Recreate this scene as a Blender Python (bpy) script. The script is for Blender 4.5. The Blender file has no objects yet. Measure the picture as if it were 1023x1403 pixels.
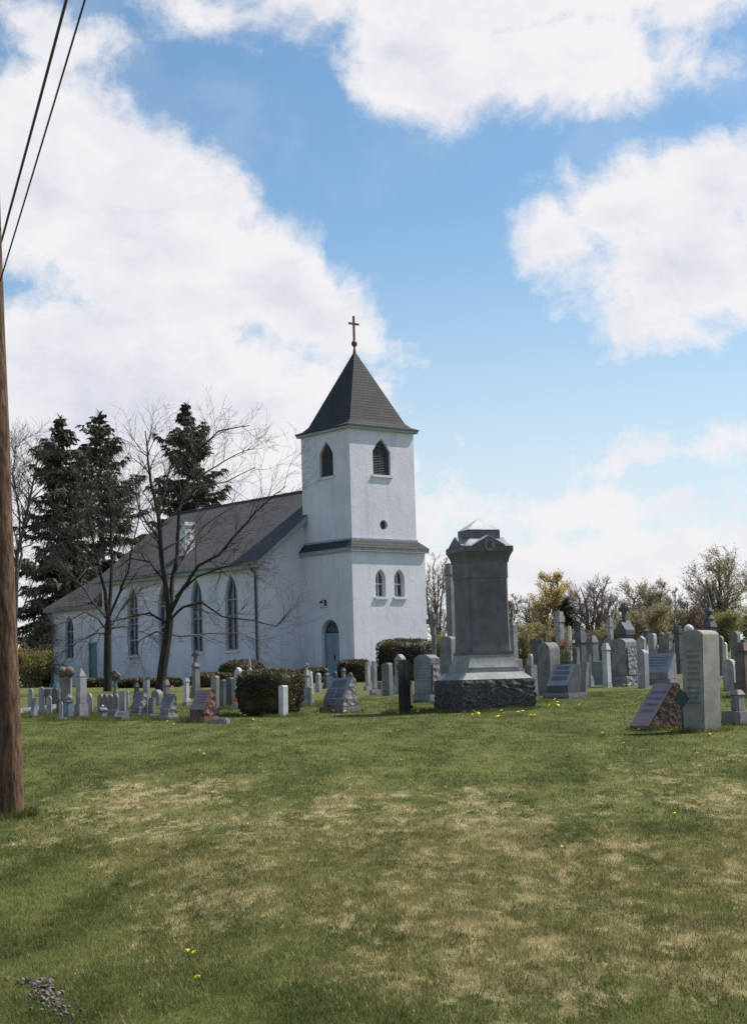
import bpy, bmesh, math, random
import numpy as np
from mathutils import Vector, Matrix
R = math.radians
PI = math.pi
random.seed(7)
rng = np.random.default_rng(7)
SC = bpy.context.scene
COL = SC.collection

# ------------------------------------------------------------------ camera
F = 2200.0; CX, CY = 511.5, 701.5; PITCH = R(5.81); ROLL = R(-1.65); EYE = 1.6
cp, sp, cr, sr = math.cos(PITCH), math.sin(PITCH), math.cos(ROLL), math.sin(ROLL)
V_R = Vector((cr, -sr * sp, sr * cp)); V_U = Vector((-sr, -cr * sp, cr * cp)); V_F = Vector((0, cp, sp))
cam_d = bpy.data.cameras.new('camera'); cam = bpy.data.objects.new('camera', cam_d); COL.objects.link(cam)
cam_d.sensor_fit = 'VERTICAL'; cam_d.sensor_height = 36; cam_d.lens = 36 * F / 1403
cam_d.clip_start = 0.1; cam_d.clip_end = 3000
M3 = Matrix((V_R, V_U, -V_F)).transposed()
cam.matrix_world = Matrix.Translation((0, 0, EYE)) @ M3.to_4x4()
SC.camera = cam

# ------------------------------------------------------------------ sun, sky, exposure
SUN_EL, SUN_AZ = R(52), R(69)          # azimuth measured clockwise from +Y (view direction)
sdir = Vector((math.sin(SUN_AZ) * math.cos(SUN_EL), math.cos(SUN_AZ) * math.cos(SUN_EL), math.sin(SUN_EL)))
sl = bpy.data.lights.new('sun', 'SUN'); sl.energy = 4.6; sl.angle = R(0.5); sl.color = (1.0, 0.95, 0.86)
so = bpy.data.objects.new('sun', sl); COL.objects.link(so); so.rotation_euler = sdir.to_track_quat('Z', 'Y').to_euler()
SC.view_settings.view_transform = 'Standard'; SC.view_settings.look = 'None'
SC.view_settings.exposure = 0.27; SC.view_settings.gamma = 1.0
wd = bpy.data.worlds.new('World'); SC.world = wd; wd.use_nodes = True

class NT:
    """tiny node-tree helper"""
    def __init__(s, tree): s.t = tree; s.n = tree.nodes; s.l = tree.links; s.n.clear()
    def node(s, typ, **kw):
        n = s.n.new(typ)
        for k, v in kw.items():
            if k.startswith('_'): setattr(n, k[1:], v)
            else: s.put(n.inputs[k.replace('__', ' ')], v)
        return n
    def put(s, sock, v):
        if isinstance(v, bpy.types.NodeSocket): s.l.new(v, sock)
        else: sock.default_value = v
    def math(s, op, a, b=0.0, c=None, clamp=False):
        n = s.n.new('ShaderNodeMath'); n.operation = op; n.use_clamp = clamp
        s.put(n.inputs[0], a); s.put(n.inputs[1], b)
        if c is not None: s.put(n.inputs[2], c)
        return n.outputs[0]
    def vmath(s, op, a, b=None):
        n = s.n.new('ShaderNodeVectorMath'); n.operation = op
        s.put(n.inputs[0], a)
        if b is not None: s.put(n.inputs[1], b)
        return n
    def mix(s, fac, a, b, blend='MIX'):
        n = s.n.new('ShaderNodeMix'); n.data_type = 'RGBA'; n.blend_type = blend
        s.put(n.inputs[0], fac)
        for i, v in ((6, a), (7, b)):
            if isinstance(v, tuple) and len(v) == 3: v = v + (1,)
            s.put(n.inputs[i], v)
        return n.outputs[2]
    def ramp(s, v, lo, hi, a=0.0, b=1.0, smooth=True):
        n = s.n.new('ShaderNodeMapRange'); n.interpolation_type = 'SMOOTHSTEP' if smooth else 'LINEAR'
        s.put(n.inputs[0], v)
        for i, x in ((1, lo), (2, hi), (3, a), (4, b)): n.inputs[i].default_value = x
        return n.outputs[0]
    def noise(s, vec, scale, detail=4, rough=0.55, dist=0.0, color=False):
        n = s.n.new('ShaderNodeTexNoise')
        if vec is not None: s.put(n.inputs['Vector'], vec)
        n.inputs['Scale'].default_value = scale; n.inputs['Detail'].default_value = detail
        n.inputs['Roughness'].default_value = rough; n.inputs['Distortion'].default_value = dist
        return n.outputs['Color' if color else 'Fac']
    def voro(s, vec, scale, feature='F1', out='Distance'):
        n = s.n.new('ShaderNodeTexVoronoi'); n.feature = feature
        s.put(n.inputs['Vector'], vec); n.inputs['Scale'].default_value = scale
        return n.outputs[out]

def build_world():
    t = NT(wd.node_tree)
    out = t.node('ShaderNodeOutputWorld'); bg = t.node('ShaderNodeBackground'); t.l.new(bg.outputs[0], out.inputs[0])
    bg.inputs['Strength'].default_value = 0.1
    sky = t.n.new('ShaderNodeTexSky'); sky.sky_type = 'NISHITA'; sky.sun_disc = False
    sky.sun_elevation = SUN_EL; sky.sun_rotation = SUN_AZ; sky.air_density = 1.0; sky.dust_density = 0.6; sky.ozone_density = 1.6
    tc = t.node('ShaderNodeTexCoord'); sep = t.node('ShaderNodeSeparateXYZ', Vector=tc.outputs['Generated'])
    az = t.math('ARCTAN2', sep.outputs[0], sep.outputs[1]); el = t.math('ARCSINE', sep.outputs[2])
    u = t.math('MULTIPLY', az, 2.2); v = t.math('MULTIPLY', el, 2.2)
    uv = t.node('ShaderNodeCombineXYZ', X=u, Y=v).outputs[0]
    warp = t.noise(uv, 3.2, 6, 0.6, color=True)
    w2 = t.vmath('SUBTRACT', warp, (0.5, 0.5, 0.5)).outputs[0]
    w3 = t.vmath('MULTIPLY', w2, (0.13, 0.09, 0)).outputs[0]
    uvw = t.vmath('ADD', uv, w3).outputs[0]
    blobs = [  # azimuth / elevation of each cloud bank (in 1/2.2 rad), radii, tilt
        (115, 88, 78, 34, 0), (60, 60, 60, 30, 10), (110, 180, 120, 62, 15), (190, 330, 260, 150, 30), (60, 260, 170, 150, 0), (390, 400, 175, 95, 32), (140, 560, 440, 150, 0),
        (250, 760, 450, 200, 0), (320, 30, 130, 36, 6), (430, 10, 200, 38, 0), (600, 100, 165, 88, 12), (800, 95, 190, 78, 0), (690, 20, 400, 60, 0), (500, 470, 90, 30, 10),
        (965, 40, 100, 30, 0), (950, 110, 90, 18, 0), (775, 335, 82, 52, 10), (880, 290, 110, 68, -25), (980, 270, 130, 82, -8), (960, 380, 210, 90, 0), (900, 455, 100, 50, 8), (880, 480, 70, 24, -5),
        (885, 634, 125, 34, -3), (1000, 608, 70, 30, 0), (850, 700, 320, 42, 0), (820, 780, 460, 70, 0), (800, 250, 34, 9, 0),
        (1500, 500, 350, 150, 0), (-700, 450, 400, 200, 0), (1400, 100, 300, 120, 0), (-300, 100, 250, 70, 0)]
    best = None
    for (px, py, rx, ry, rot) in blobs:
        U0 = (px - 511) / 1000; V0 = (925 - 0.0288 * (px - 511) - py) / 1000
        mp = t.n.new('ShaderNodeMapping'); mp.vector_type = 'TEXTURE'
        t.put(mp.inputs[0], uvw); mp.inputs[1].default_value = (U0, V0, 0); mp.inputs[2].default_value = (0, 0, R(-rot)); mp.inputs[3].default_value = (rx / 1000, ry / 1000, 1)
        ln = t.vmath('LENGTH', mp.outputs[0]).outputs['Value']
        # distance to the rim scaled by the smaller radius, so rims are equally soft
        f = t.math('MULTIPLY', t.math('SUBTRACT', 1.0, ln), min(rx, ry, 110) / 100.0)
        best = f if best is None else t.math('SMOOTH_MAX', best, f, 0.15)
    # generic cloud for the parts of the sky behind the camera and overhead
    gen = t.noise(uv, 1.1, 5, 0.55)
    back = t.ramp(t.math('ABSOLUTE', az), 0.45, 0.8); high = t.ramp(el, 0.50, 0.75)
    outm = t.math('MAXIMUM', back, high)
    genf = t.math('MULTIPLY', t.math('SUBTRACT', gen, 0.60), 3.0)
    fld = t.math('ADD', t.math('MULTIPLY', best, t.math('SUBTRACT', 1.0, outm)), t.math('MULTIPLY', genf, outm))
    det = t.noise(uvw, 10, 12, 0.66); det2 = t.noise(uvw, 3.6, 5, 0.55)
    fld = t.math('ADD', fld, t.math('MULTIPLY', t.math('SUBTRACT', det, 0.5), 1.25))
    fld = t.math('ADD', fld, t.math('MULTIPLY', t.math('SUBTRACT', det2, 0.5), 0.55))
    dens = t.ramp(fld, -0.14, 0.34)
    veil = t.math('MULTIPLY', t.ramp(el, 0.30, 0.0), 0.70)
    wisp = t.math('MULTIPLY', t.ramp(det2, 0.45, 0.7), 0.22)
    dens = t.math('MAXIMUM', dens, t.math('MAXIMUM', veil, wisp))
    shade = t.noise(t.vmath('MULTIPLY', uvw, (1.0, 1.8, 1)).outputs[0], 4.2, 8, 0.6)
    core = t.ramp(t.math('ADD', fld, t.math('MULTIPLY', t.math('SUBTRACT', shade, 0.5), 3.4)), 0.1, 1.7)
    ccol = t.mix(core, (7.5, 7.35, 7.55), (5.4, 5.6, 6.6))
    skyc = t.mix(1.0, sky.outputs[0], (0.94, 1.14, 1.17), 'MULTIPLY')
    t.l.new(t.mix(dens, skyc, ccol), bg.inputs['Color'])
build_world()

# ------------------------------------------------------------------ pixel <-> world helpers (used only to lay out real positions)
def ray(x, y):
    d = V_F + (x - CX) / F * V_R - (y - CY) / F * V_U
    return d / d.y
def at(x, y, d): return Vector((0, 0, EYE)) + ray(x, y) * d
PROF = [(-60, -0.1), (0, 0.0), (7.5, -0.02), (12, 0.07), (17, 0.225), (25, 0.58), (33, 0.86), (50, 1.14), (79, 1.40), (110, 1.58), (200, 1.9), (600, 2.4), (1500, 2.4)]
def sstep(a, b, x):
    t = min(1, max(0, (x - a) / (b - a))); return t * t * (3 - 2 * t)
PX = np.array([p[0] for p in PROF], float); PZ = np.array([p[1] for p in PROF], float)
def gz_np(x, y):
    # smooth the profile by averaging
    z = sum(np.interp(y + o, PX, PZ) for o in (-3, -1.5, 0, 1.5, 3)) / 5
    t = np.clip((y - 42) / 50, 0, 1); t = t * t * (3 - 2 * t)
    s = np.clip((x - 4) / 22, 0, 1); s = s * s * (3 - 2 * s)
    z = z + 0.95 * t * s
    n = np.clip(y / 12, 0, 1) * 0 + 1
    near = np.clip(1 - y / 40, 0, 1)
    z = z + near * (0.035 * np.sin(x * 1.3 + 0.7 * y) + 0.03 * np.sin(0.9 * y - 0.6 * x + 1) + 0.012 * np.sin(3.1 * x + 1.9 * y))
    # shallow swale at the lower left
    z = z - 0.16 * np.exp(-(((x + 2.4) / 1.0) ** 2 + ((y - 10.5) / 3.5) ** 2))
    return z
def gz(x, y): return float(gz_np(np.array([x]), np.array([y]))[0])
def ground_hit(px, py):
    r = ray(px, py); d = 5.0; prev = None
    while d < 160:
        z = EYE + r.z * d - gz(r.x * d, d)
        if z < 0: break
        prev = d; d += 0.25
    if prev is not None:
        lo, hi = prev, d
        for _ in range(8):
            mid = (lo + hi) / 2
            if EYE + r.z * mid - gz(r.x * mid, mid) < 0: hi = mid
            else: lo = mid
        d = hi
    return d
def ground_at(px, py=None, d=None):
    """ground point seen at column px; depth from the pixel row or given"""
    if d is None: d = ground_hit(px, py)
    yy = 930 - 0.0288 * (px - CX)
    r = ray(px, yy); p = Vector((r.x * d, d, 0)); p.z = gz(p.x, p.y)
    r = ray(px, CY + (930 - CY)); return p, d

# ------------------------------------------------------------------ mesh helpers
class MB:
    def __init__(s): s.v = []; s.f = []; s.m = []; s.mi = 0
    def add(s, vs, fs):
        b = len(s.v); s.v.extend([tuple(v) for v in vs]); s.f.extend([tuple(i + b for i in f) for f in fs]); s.m.extend([s.mi] * len(fs))
    def box(s, x0, x1, y0, y1, z0, z1, tx=0.0, ty=0.0):
        s.add([(x0, y0, z0), (x1, y0, z0), (x1, y1, z0), (x0, y1, z0), (x0 + tx, y0 + ty, z1), (x1 - tx, y0 + ty, z1), (x1 - tx, y1 - ty, z1), (x0 + tx, y1 - ty, z1)],
              [(3, 2, 1, 0), (4, 5, 6, 7), (0, 1, 5, 4), (1, 2, 6, 5), (2, 3, 7, 6), (3, 0, 4, 7)])
    def pyr(s, x0, x1, y0, y1, z0, z1):
        s.add([(x0, y0, z0), (x1, y0, z0), (x1, y1, z0), (x0, y1, z0), ((x0 + x1) / 2, (y0 + y1) / 2, z1)], [(3, 2, 1, 0), (0, 1, 4), (1, 2, 4), (2, 3, 4), (3, 0, 4)])
    def prism(s, pts, y0, y1, axis='y'):
        """outline of (a,z) extruded along y (or x)"""
        n = len(pts)
        if axis == 'y': vs = [(a, y0, z) for a, z in pts] + [(a, y1, z) for a, z in pts]
        elif axis == 'x': vs = [(y0, a, z) for a, z in pts] + [(y1, a, z) for a, z in pts]
        else: vs = [(a, b, y0) for a, b in pts] + [(a, b, y1) for a, b in pts]
        s.add(vs, [tuple(range(n)), tuple(range(2 * n - 1, n - 1, -1))] + [(i, i + n, (i + 1) % n + n, (i + 1) % n) for i in range(n)])
    def lathe(s, prof, seg=16, cx=0, cy=0):
        n = len(prof); vs = []
        for r, z in prof:
            for k in range(seg): a = 2 * PI * k / seg; vs.append((cx + r * math.cos(a), cy + r * math.sin(a), z))
        fs = [(i * seg + k, i * seg + (k + 1) % seg, (i + 1) * seg + (k + 1) % seg, (i + 1) * seg + k) for i in range(n - 1) for k in range(seg)]
        fs += [tuple(range(seg - 1, -1, -1)), tuple((n - 1) * seg + k for k in range(seg))]
        s.add(vs, fs)
    def tube(s, pts, rads, seg=6):
        pts = [Vector(p) for p in pts]; n = len(pts); vs = []
        up = Vector((0.13, 0.31, 0.94)).normalized()
        for i, p in enumerate(pts):
            t = (pts[min(i + 1, n - 1)] - pts[max(i - 1, 0)])
            if t.length < 1e-9: t = Vector((0, 0, 1))
            t.normalize(); a = t.cross(up if abs(t.dot(up)) < 0.95 else Vector((1, 0, 0))).normalized(); b = t.cross(a)
            for k in range(seg):
                an = 2 * PI * k / seg; vs.append(p + (a * math.cos(an) + b * math.sin(an)) * rads[i])
        fs = [(i * seg + k, i * seg + (k + 1) % seg, (i + 1) * seg + (k + 1) % seg, (i + 1) * seg + k) for i in range(n - 1) for k in range(seg)]
        fs += [tuple(range(seg)), tuple((n - 1) * seg + k for k in range(seg - 1, -1, -1))]
        s.add(vs, fs)
    def build(s, name, mats, parent=None, bevel=0.0, bseg=2, smooth=False, sub=0, jit=0.0):
        me = bpy.data.meshes.new(name); me.from_pydata(s.v, [], s.f)
        if not isinstance(mats, (list, tuple)): mats = [mats]
        for m in mats: me.materials.append(m)
        if len(mats) > 1: me.polygons.foreach_set('material_index', s.m)
        bm = bmesh.new(); bm.from_mesh(me)
        bmesh.ops.recalc_face_normals(bm, faces=bm.faces)
        if bevel > 0:
            es = [e for e in bm.edges if len(e.link_faces) == 2 and e.calc_face_angle(0) > 0.5]
            bmesh.ops.bevel(bm, geom=es, offset=bevel, segments=bseg, affect='EDGES', clamp_overlap=True)
        if sub: bmesh.ops.subdivide_edges(bm, edges=bm.edges[:], cuts=sub, use_grid_fill=True)
        if jit:
            for v in bm.verts: v.co += Vector((random.uniform(-jit, jit), random.uniform(-jit, jit), random.uniform(-jit, jit)))
        if smooth:
            for f in bm.faces: f.smooth = True
        bm.to_mesh(me); bm.free()
        if smooth is True or smooth:
            try: me.set_sharp_from_angle(angle=R(38))
            except Exception: pass
        o = bpy.data.objects.new(name, me); COL.objects.link(o)
        if parent: o.parent = parent
        return o
def raw(name, verts, faces, mats, parent=None, midx=None, attr=None, nsides=None):
    me = bpy.data.meshes.new(name)
    verts = np.asarray(verts, dtype=np.float32).reshape(-1, 3); faces = np.asarray(faces, dtype=np.int32)
    k = faces.shape[1]; me.vertices.add(len(verts)); me.vertices.foreach_set('co', verts.ravel())
    me.loops.add(faces.size); me.loops.foreach_set('vertex_index', faces.ravel())
    me.polygons.add(len(faces)); me.polygons.foreach_set('loop_start', np.arange(0, faces.size, k, dtype=np.int32))
    try: me.polygons.foreach_set('loop_total', np.full(len(faces), k, dtype=np.int32))
    except Exception: pass
    if not isinstance(mats, (list, tuple)): mats = [mats]
    for m in mats: me.materials.append(m)
    if midx is not None: me.polygons.foreach_set('material_index', np.asarray(midx, dtype=np.int32))
    if attr is not None:
        a = me.attributes.new('var', 'FLOAT', 'POINT'); a.data.foreach_set('value', np.asarray(attr, dtype=np.float32))
    me.update(calc_edges=True)
    o = bpy.data.objects.new(name, me); COL.objects.link(o)
    if parent: o.parent = parent
    return o
def tag(o, label=None, cat=None, group=None, kind=None):
    if label: o['label'] = label
    if cat: o['category'] = cat
    if group: o['group'] = group
    if kind: o['kind'] = kind
    return o
def empty(name, loc, rz=0.0):
    o = bpy.data.objects.new(name, None); COL.objects.link(o); o.location = loc; o.rotation_euler = (0, 0, rz); o.empty_display_size = 0.3
    return o

# ------------------------------------------------------------------ materials
def newmat(name):
    m = bpy.data.materials.new(name); m.use_nodes = True; t = NT(m.node_tree)
    o = t.node('ShaderNodeOutputMaterial'); b = t.node('ShaderNodeBsdfPrincipled'); t.l.new(b.outputs[0], o.inputs[0])
    return m, t, b, o
def bump(t, b, h, strength=0.3, dist=0.02):
    n = t.n.new('ShaderNodeBump'); n.inputs['Strength'].default_value = strength; n.inputs['Distance'].default_value = dist
    t.put(n.inputs['Height'], h); t.l.new(n.outputs[0], b.inputs['Normal'])
def objvec(t, off=True):
    tc = t.node('ShaderNodeTexCoord'); 
    if not off: return tc.outputs['Object']
    oi = t.node('ShaderNodeObjectInfo'); r = t.math('MULTIPLY', oi.outputs['Random'], 40.0)
    return t.vmath('ADD', tc.outputs['Object'], t.node('ShaderNodeCombineXYZ', X=r, Y=r, Z=r).outputs[0]).outputs[0]
def stone(name, c1, c2, speck=0.5, stain=(0.10, 0.09, 0.07), stain_amt=0.4, rough=0.75, bmp=0.35, streak=0.4):
    m, t, b, o = newmat(name); v = objvec(t)
    n1 = t.noise(v, 3.0, 5, 0.6); fine = t.noise(v, 90, 3, 0.6); mid = t.noise(v, 18, 4, 0.6)
    c = t.mix(t.ramp(n1, 0.35, 0.68), c1, c2)
    c = t.mix(t.math('MULTIPLY', t.ramp(fine, 0.52, 0.66), speck), c, tuple(x * 0.45 for x in c1))
    c = t.mix(t.math('MULTIPLY', t.ramp(fine, 0.45, 0.34), speck * 0.5), c, tuple(min(1, x * 1.5) for x in c2))
    sv = t.vmath('MULTIPLY', v, (9, 9, 1.4)).outputs[0]
    st = t.math('MULTIPLY', t.ramp(t.noise(sv, 1.0, 4, 0.6), 0.5, 0.75), streak)
    c = t.mix(st, c, stain)
    pm = t.math('MULTIPLY', t.ramp(t.noise(v, 5.5, 6, 0.7), 0.56, 0.7), stain_amt)
    c = t.mix(pm, c, stain)
    t.l.new(c, b.inputs['Base Color']); b.inputs['Roughness'].default_value = rough
    bump(t, b, t.math('ADD', t.math('MULTIPLY', mid, 0.7), t.math('MULTIPLY', fine, 0.4)), bmp, 0.012)
    return m
MAT = {
    'granite': stone('grey_granite', (0.18, 0.172, 0.178), (0.28, 0.27, 0.278), 0.5),
    'darkgranite': stone('dark_granite', (0.075, 0.08, 0.09), (0.13, 0.135, 0.145), 0.5, (0.05, 0.05, 0.04), 0.4),
    'black': stone('black_granite', (0.012, 0.012, 0.014), (0.03, 0.03, 0.033), 0.4, (0.05, 0.05, 0.05), 0.2, 0.3, 0.15),
    'marble': stone('weathered_marble', (0.26, 0.245, 0.255), (0.40, 0.385, 0.395), 0.15, (0.22, 0.21, 0.19), 0.5),
    'white': stone('white_marble', (0.45, 0.435, 0.445), (0.62, 0.605, 0.61), 0.1, (0.35, 0.34, 0.32), 0.35),
    'slate': stone('weathered_limestone', (0.135, 0.13, 0.128), (0.24, 0.23, 0.222), 0.3, (0.07, 0.075, 0.055), 0.6),
    'zinc': stone('blue_grey_zinc', (0.10, 0.155, 0.18), (0.17, 0.235, 0.26), 0.1, (0.06, 0.085, 0.09), 0.4, 0.6, 0.15),
    'pink': stone('pink_granite', (0.27, 0.15, 0.125), (0.38, 0.24, 0.21), 0.8, (0.09, 0.06, 0.05), 0.35),
    'red': stone('red_granite', (0.20, 0.075, 0.055), (0.30, 0.13, 0.10), 0.8, (0.07, 0.04, 0.03), 0.4),
    'brown': stone('brown_stone', (0.13, 0.085, 0.065), (0.20, 0.14, 0.11), 0.4, (0.05, 0.04, 0.03), 0.5),
    'tallstone': stone('lichen_stained_marble', (0.24, 0.225, 0.19), (0.33, 0.31, 0.27), 0.35, (0.11, 0.105, 0.075), 0.45),
    'polgranite': stone('polished_grey_granite', (0.23, 0.235, 0.27), (0.31, 0.315, 0.35), 0.5, (0.12, 0.12, 0.12), 0.15, 0.3, 0.05, 0.1),
    'polpink': stone('polished_pink_granite', (0.27, 0.155, 0.15), (0.34, 0.215, 0.205), 0.6, (0.12, 0.1, 0.1), 0.1, 0.3, 0.05, 0.1),
    'engrave': stone('engraved_panel', (0.10, 0.10, 0.11), (0.16, 0.16, 0.17), 0.3, (0.06, 0.06, 0.06), 0.2, 0.4, 0.1, 0.1),
    'monument': stone('monument_granite', (0.108, 0.099, 0.104), (0.165, 0.153, 0.160), 0.6, (0.05, 0.05, 0.045), 0.35, 0.7, 0.3, 0.45),
    'monbase': stone('monument_pale_granite', (0.25, 0.245, 0.24), (0.36, 0.35, 0.34), 0.5, (0.12, 0.11, 0.10), 0.4),
    'rockbase': stone('rock_faced_base', (0.035, 0.035, 0.037), (0.085, 0.083, 0.08), 0.6, (0.02, 0.02, 0.018), 0.5, 0.85, 1.0),
}
def rocky(name, c1, c2):
    m, t, b, o = newmat(name); v = objvec(t)
    n = t.noise(v, 7, 6, 0.7); vo = t.voro(v, 9)
    c = t.mix(t.ramp(n, 0.35, 0.7), c1, c2); c = t.mix(t.ramp(t.noise(v, 60, 3), 0.6, 0.68), c, (0.45, 0.44, 0.42))
    big = t.ramp(t.noise(v, 2.3, 3, 0.5), 0.60, 0.72)
    c = t.mix(t.math('MULTIPLY', big, 0.55), c, (0.20, 0.19, 0.17))
    t.l.new(c, b.inputs['Base Color']); b.inputs['Roughness'].default_value = 0.9
    bump(t, b, t.math('ADD', n, vo), 1.0, 0.06); return m
MAT['rockface'] = rocky('rock_pitched_stone', (0.035, 0.034, 0.033), (0.10, 0.095, 0.09))
MAT['rockgrey'] = rocky('rock_pitched_grey', (0.17, 0.17, 0.17), (0.34, 0.33, 0.33))
MAT['rockred'] = rocky('rock_pitched_red', (0.10, 0.045, 0.035), (0.24, 0.12, 0.09))
def plain(name, col, rough=0.6, var=0.25, scale=8, metal=0.0, bmp=0.1):
    m, t, b, o = newmat(name); v = objvec(t, False); n = t.noise(v, scale, 5, 0.6)
    t.l.new(t.mix(t.ramp(n, 0.3, 0.7), tuple(c * (1 - var) for c in col), tuple(min(1, c * (1 + var)) for c in col)), b.inputs['Base Color'])
    b.inputs['Roughness'].default_value = rough; b.inputs['Metallic'].default_value = metal; bump(t, b, n, bmp, 0.01); return m
def stucco():
    m, t, b, o = newmat('white_stucco'); tc = t.node('ShaderNodeTexCoord'); v = tc.outputs['Object']
    big = t.noise(v, 0.55, 4, 0.6); mid = t.noise(v, 2.2, 6, 0.65, 0.6); fine = t.noise(v, 14, 5, 0.6)
    c = t.mix(t.ramp(big, 0.3, 0.7), (0.62, 0.595, 0.67), (0.71, 0.685, 0.76))
    c = t.mix(t.math('MULTIPLY', t.ramp(mid, 0.5, 0.75), 0.45), c, (0.50, 0.51, 0.56))
    sv = t.vmath('MULTIPLY', v, (3.0, 3.0, 0.35)).outputs[0]
    c = t.mix(t.math('MULTIPLY', t.ramp(t.noise(sv, 1.0, 5, 0.65), 0.50, 0.75), 0.55), c, (0.42, 0.41, 0.42))
    sep = t.node('ShaderNodeSeparateXYZ', Vector=v)
    low = t.math('MULTIPLY', t.ramp(sep.outputs[2], 1.6, 0.1), t.ramp(mid, 0.35, 0.65, 0.15, 0.6))
    c = t.mix(low, c, (0.42, 0.41, 0.38))
    cr_ = t.voro(t.vmath('ADD', v, t.vmath('MULTIPLY', t.noise(v, 3, 3, 0.5, color=True), (0.5, 0.5, 0.5)).outputs[0]).outputs[0], 0.42, 'DISTANCE_TO_EDGE')
    c = t.mix(t.math('MULTIPLY', t.math('MULTIPLY', t.ramp(cr_, 0.012, 0.0), t.ramp(t.noise(v, 0.9), 0.5, 0.6)), 0.35), c, (0.40, 0.39, 0.38))
    t.l.new(c, b.inputs['Base Color']); b.inputs['Roughness'].default_value = 0.85
    bump(t, b, t.math('ADD', t.math('MULTIPLY', mid, 1.0), t.math('MULTIPLY', fine, 0.35)), 0.45, 0.035); return m
def shingle(name, c1, c2, sx=0.30, sz=0.16):
    m, t, b, o = newmat(name); tc = t.node('ShaderNodeTexCoord'); v = tc.outputs['Object']
    sep = t.node('ShaderNodeSeparateXYZ', Vector=v)
    h = t.math('ADD', sep.outputs[1], t.math('MULTIPLY', sep.outputs[0], 1.0))
    br = t.n.new('ShaderNodeTexBrick'); t.put(br.inputs['Vector'], t.node('ShaderNodeCombineXYZ', X=h, Y=sep.outputs[2]).outputs[0])
    br.inputs['Scale'].default_value = 1.0; br.inputs['Mortar Size'].default_value = 0.012; br.inputs['Brick Width'].default_value = sx; br.inputs['Row Height'].default_value = sz
    br.inputs['Color1'].default_value = (0, 0, 0, 1); br.inputs['Color2'].default_value = (1, 1, 1, 1); br.inputs['Mortar'].default_value = (0.0, 0.0, 0.0, 1); br.inputs['Mortar Smooth'].default_value = 0.3
    n = t.noise(v, 1.0, 5, 0.6); n2 = t.noise(t.vmath('MULTIPLY', v, (6, 6, 1.0)).outputs[0], 1.0, 4)
    f = t.math('ADD', t.math('MULTIPLY', br.outputs[0], 0.55), t.math('MULTIPLY', t.ramp(n, 0.3, 0.7), 0.55))
    c = t.mix(f, c1, c2); c = t.mix(t.math('MULTIPLY', br.outputs['Fac'], 0.7), c, tuple(x * 0.4 for x in c1))
    c = t.mix(t.math('MULTIPLY', t.ramp(n2, 0.5, 0.75), 0.3), c, tuple(x * 0.6 for x in c1))
    t.l.new(c, b.inputs['Base Color']); b.inputs['Roughness'].default_value = 0.85
    saw = t.math('FRACT', t.math('DIVIDE', sep.outputs[2], sz))
    bump(t, b, t.math('SUBTRACT', t.math('MULTIPLY', saw, -0.8), t.math('MULTIPLY', br.outputs['Fac'], 0.6)), 0.6, 0.03); return m
def glass(name, c1, c2, scale=3.0):
    m, t, b, o = newmat(name); v = objvec(t); vo = t.voro(v, scale, 'F1', 'Color'); sep = t.node('ShaderNodeSeparateColor', Color=vo)
    t.l.new(t.mix(sep.outputs[0], c1, c2), b.inputs['Base Color']); b.inputs['Roughness'].default_value = 0.18
    bump(t, b, t.voro(v, scale, 'DISTANCE_TO_EDGE'), 0.3, 0.01); return m
def bark(name, c1, c2, sc=6):
    m, t, b, o = newmat(name); tc = t.node('ShaderNodeTexCoord'); v = t.vmath('MULTIPLY', tc.outputs['Object'], (sc, sc, sc * 0.22)).outputs[0]
    n = t.noise(v, 1.6, 6, 0.65); t.l.new(t.mix(t.ramp(n, 0.35, 0.7), c1, c2), b.inputs['Base Color']); b.inputs['Roughness'].default_value = 0.9
    bump(t, b, n, 0.8, 0.03); return m
def leaf(name, c1, c2, trans=0.25, rough=0.6):
    m, t, b, o = newmat(name); at_ = t.n.new('ShaderNodeAttribute'); at_.attribute_name = 'var'
    tc = t.node('ShaderNodeTexCoord'); n = t.noise(tc.outputs['Object'], 0.9, 3, 0.5)
    f = t.math('ADD', t.math('MULTIPLY', at_.outputs['Fac'], 0.6), t.math('MULTIPLY', t.ramp(n, 0.3, 0.7), 0.4))
    c = t.mix(f, c1, c2); t.l.new(c, b.inputs['Base Color']); b.inputs['Roughness'].default_value = rough
    tr = t.node('ShaderNodeBsdfTranslucent'); t.l.new(c, tr.inputs[0]); mx = t.n.new('ShaderNodeMixShader'); mx.inputs[0].default_value = trans
    t.l.new(b.outputs[0], mx.inputs[1]); t.l.new(tr.outputs[0], mx.inputs[2]); t.l.new(mx.outputs[0], o.inputs[0]); return m
STUCCO = stucco()
ROOF = shingle('brown_grey_shingles', (0.060, 0.053, 0.055), (0.105, 0.092, 0.094))
SPIRE = shingle('dark_spire_shingles', (0.030, 0.027, 0.028), (0.052, 0.047, 0.048), 0.3, 0.155)
TRIM = plain('grey_trim', (0.17, 0.19, 0.22), 0.6)
FASCIA = plain('pale_blue_grey_fascia', (0.27, 0.31, 0.36), 0.6)
FRAMEW = plain('white_painted_frame', (0.60, 0.60, 0.64), 0.5, 0.1)
DOORC = plain('grey_green_door', (0.20, 0.27, 0.31), 0.5, 0.12, 3)
DOORB = plain('teal_door', (0.07, 0.20, 0.25), 0.5, 0.15, 3)
DARKM = plain('dark_metal', (0.03, 0.03, 0.032), 0.5)
RUST = plain('rusty_brown_metal', (0.12, 0.055, 0.04), 0.6, 0.3, 12)
GLASS = glass('leaded_window_glass', (0.012, 0.016, 0.03), (0.05, 0.07, 0.11), 5)
GLASS2 = glass('stained_window_glass', (0.012, 0.018, 0.032), (0.05, 0.085, 0.14), 5)
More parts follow.
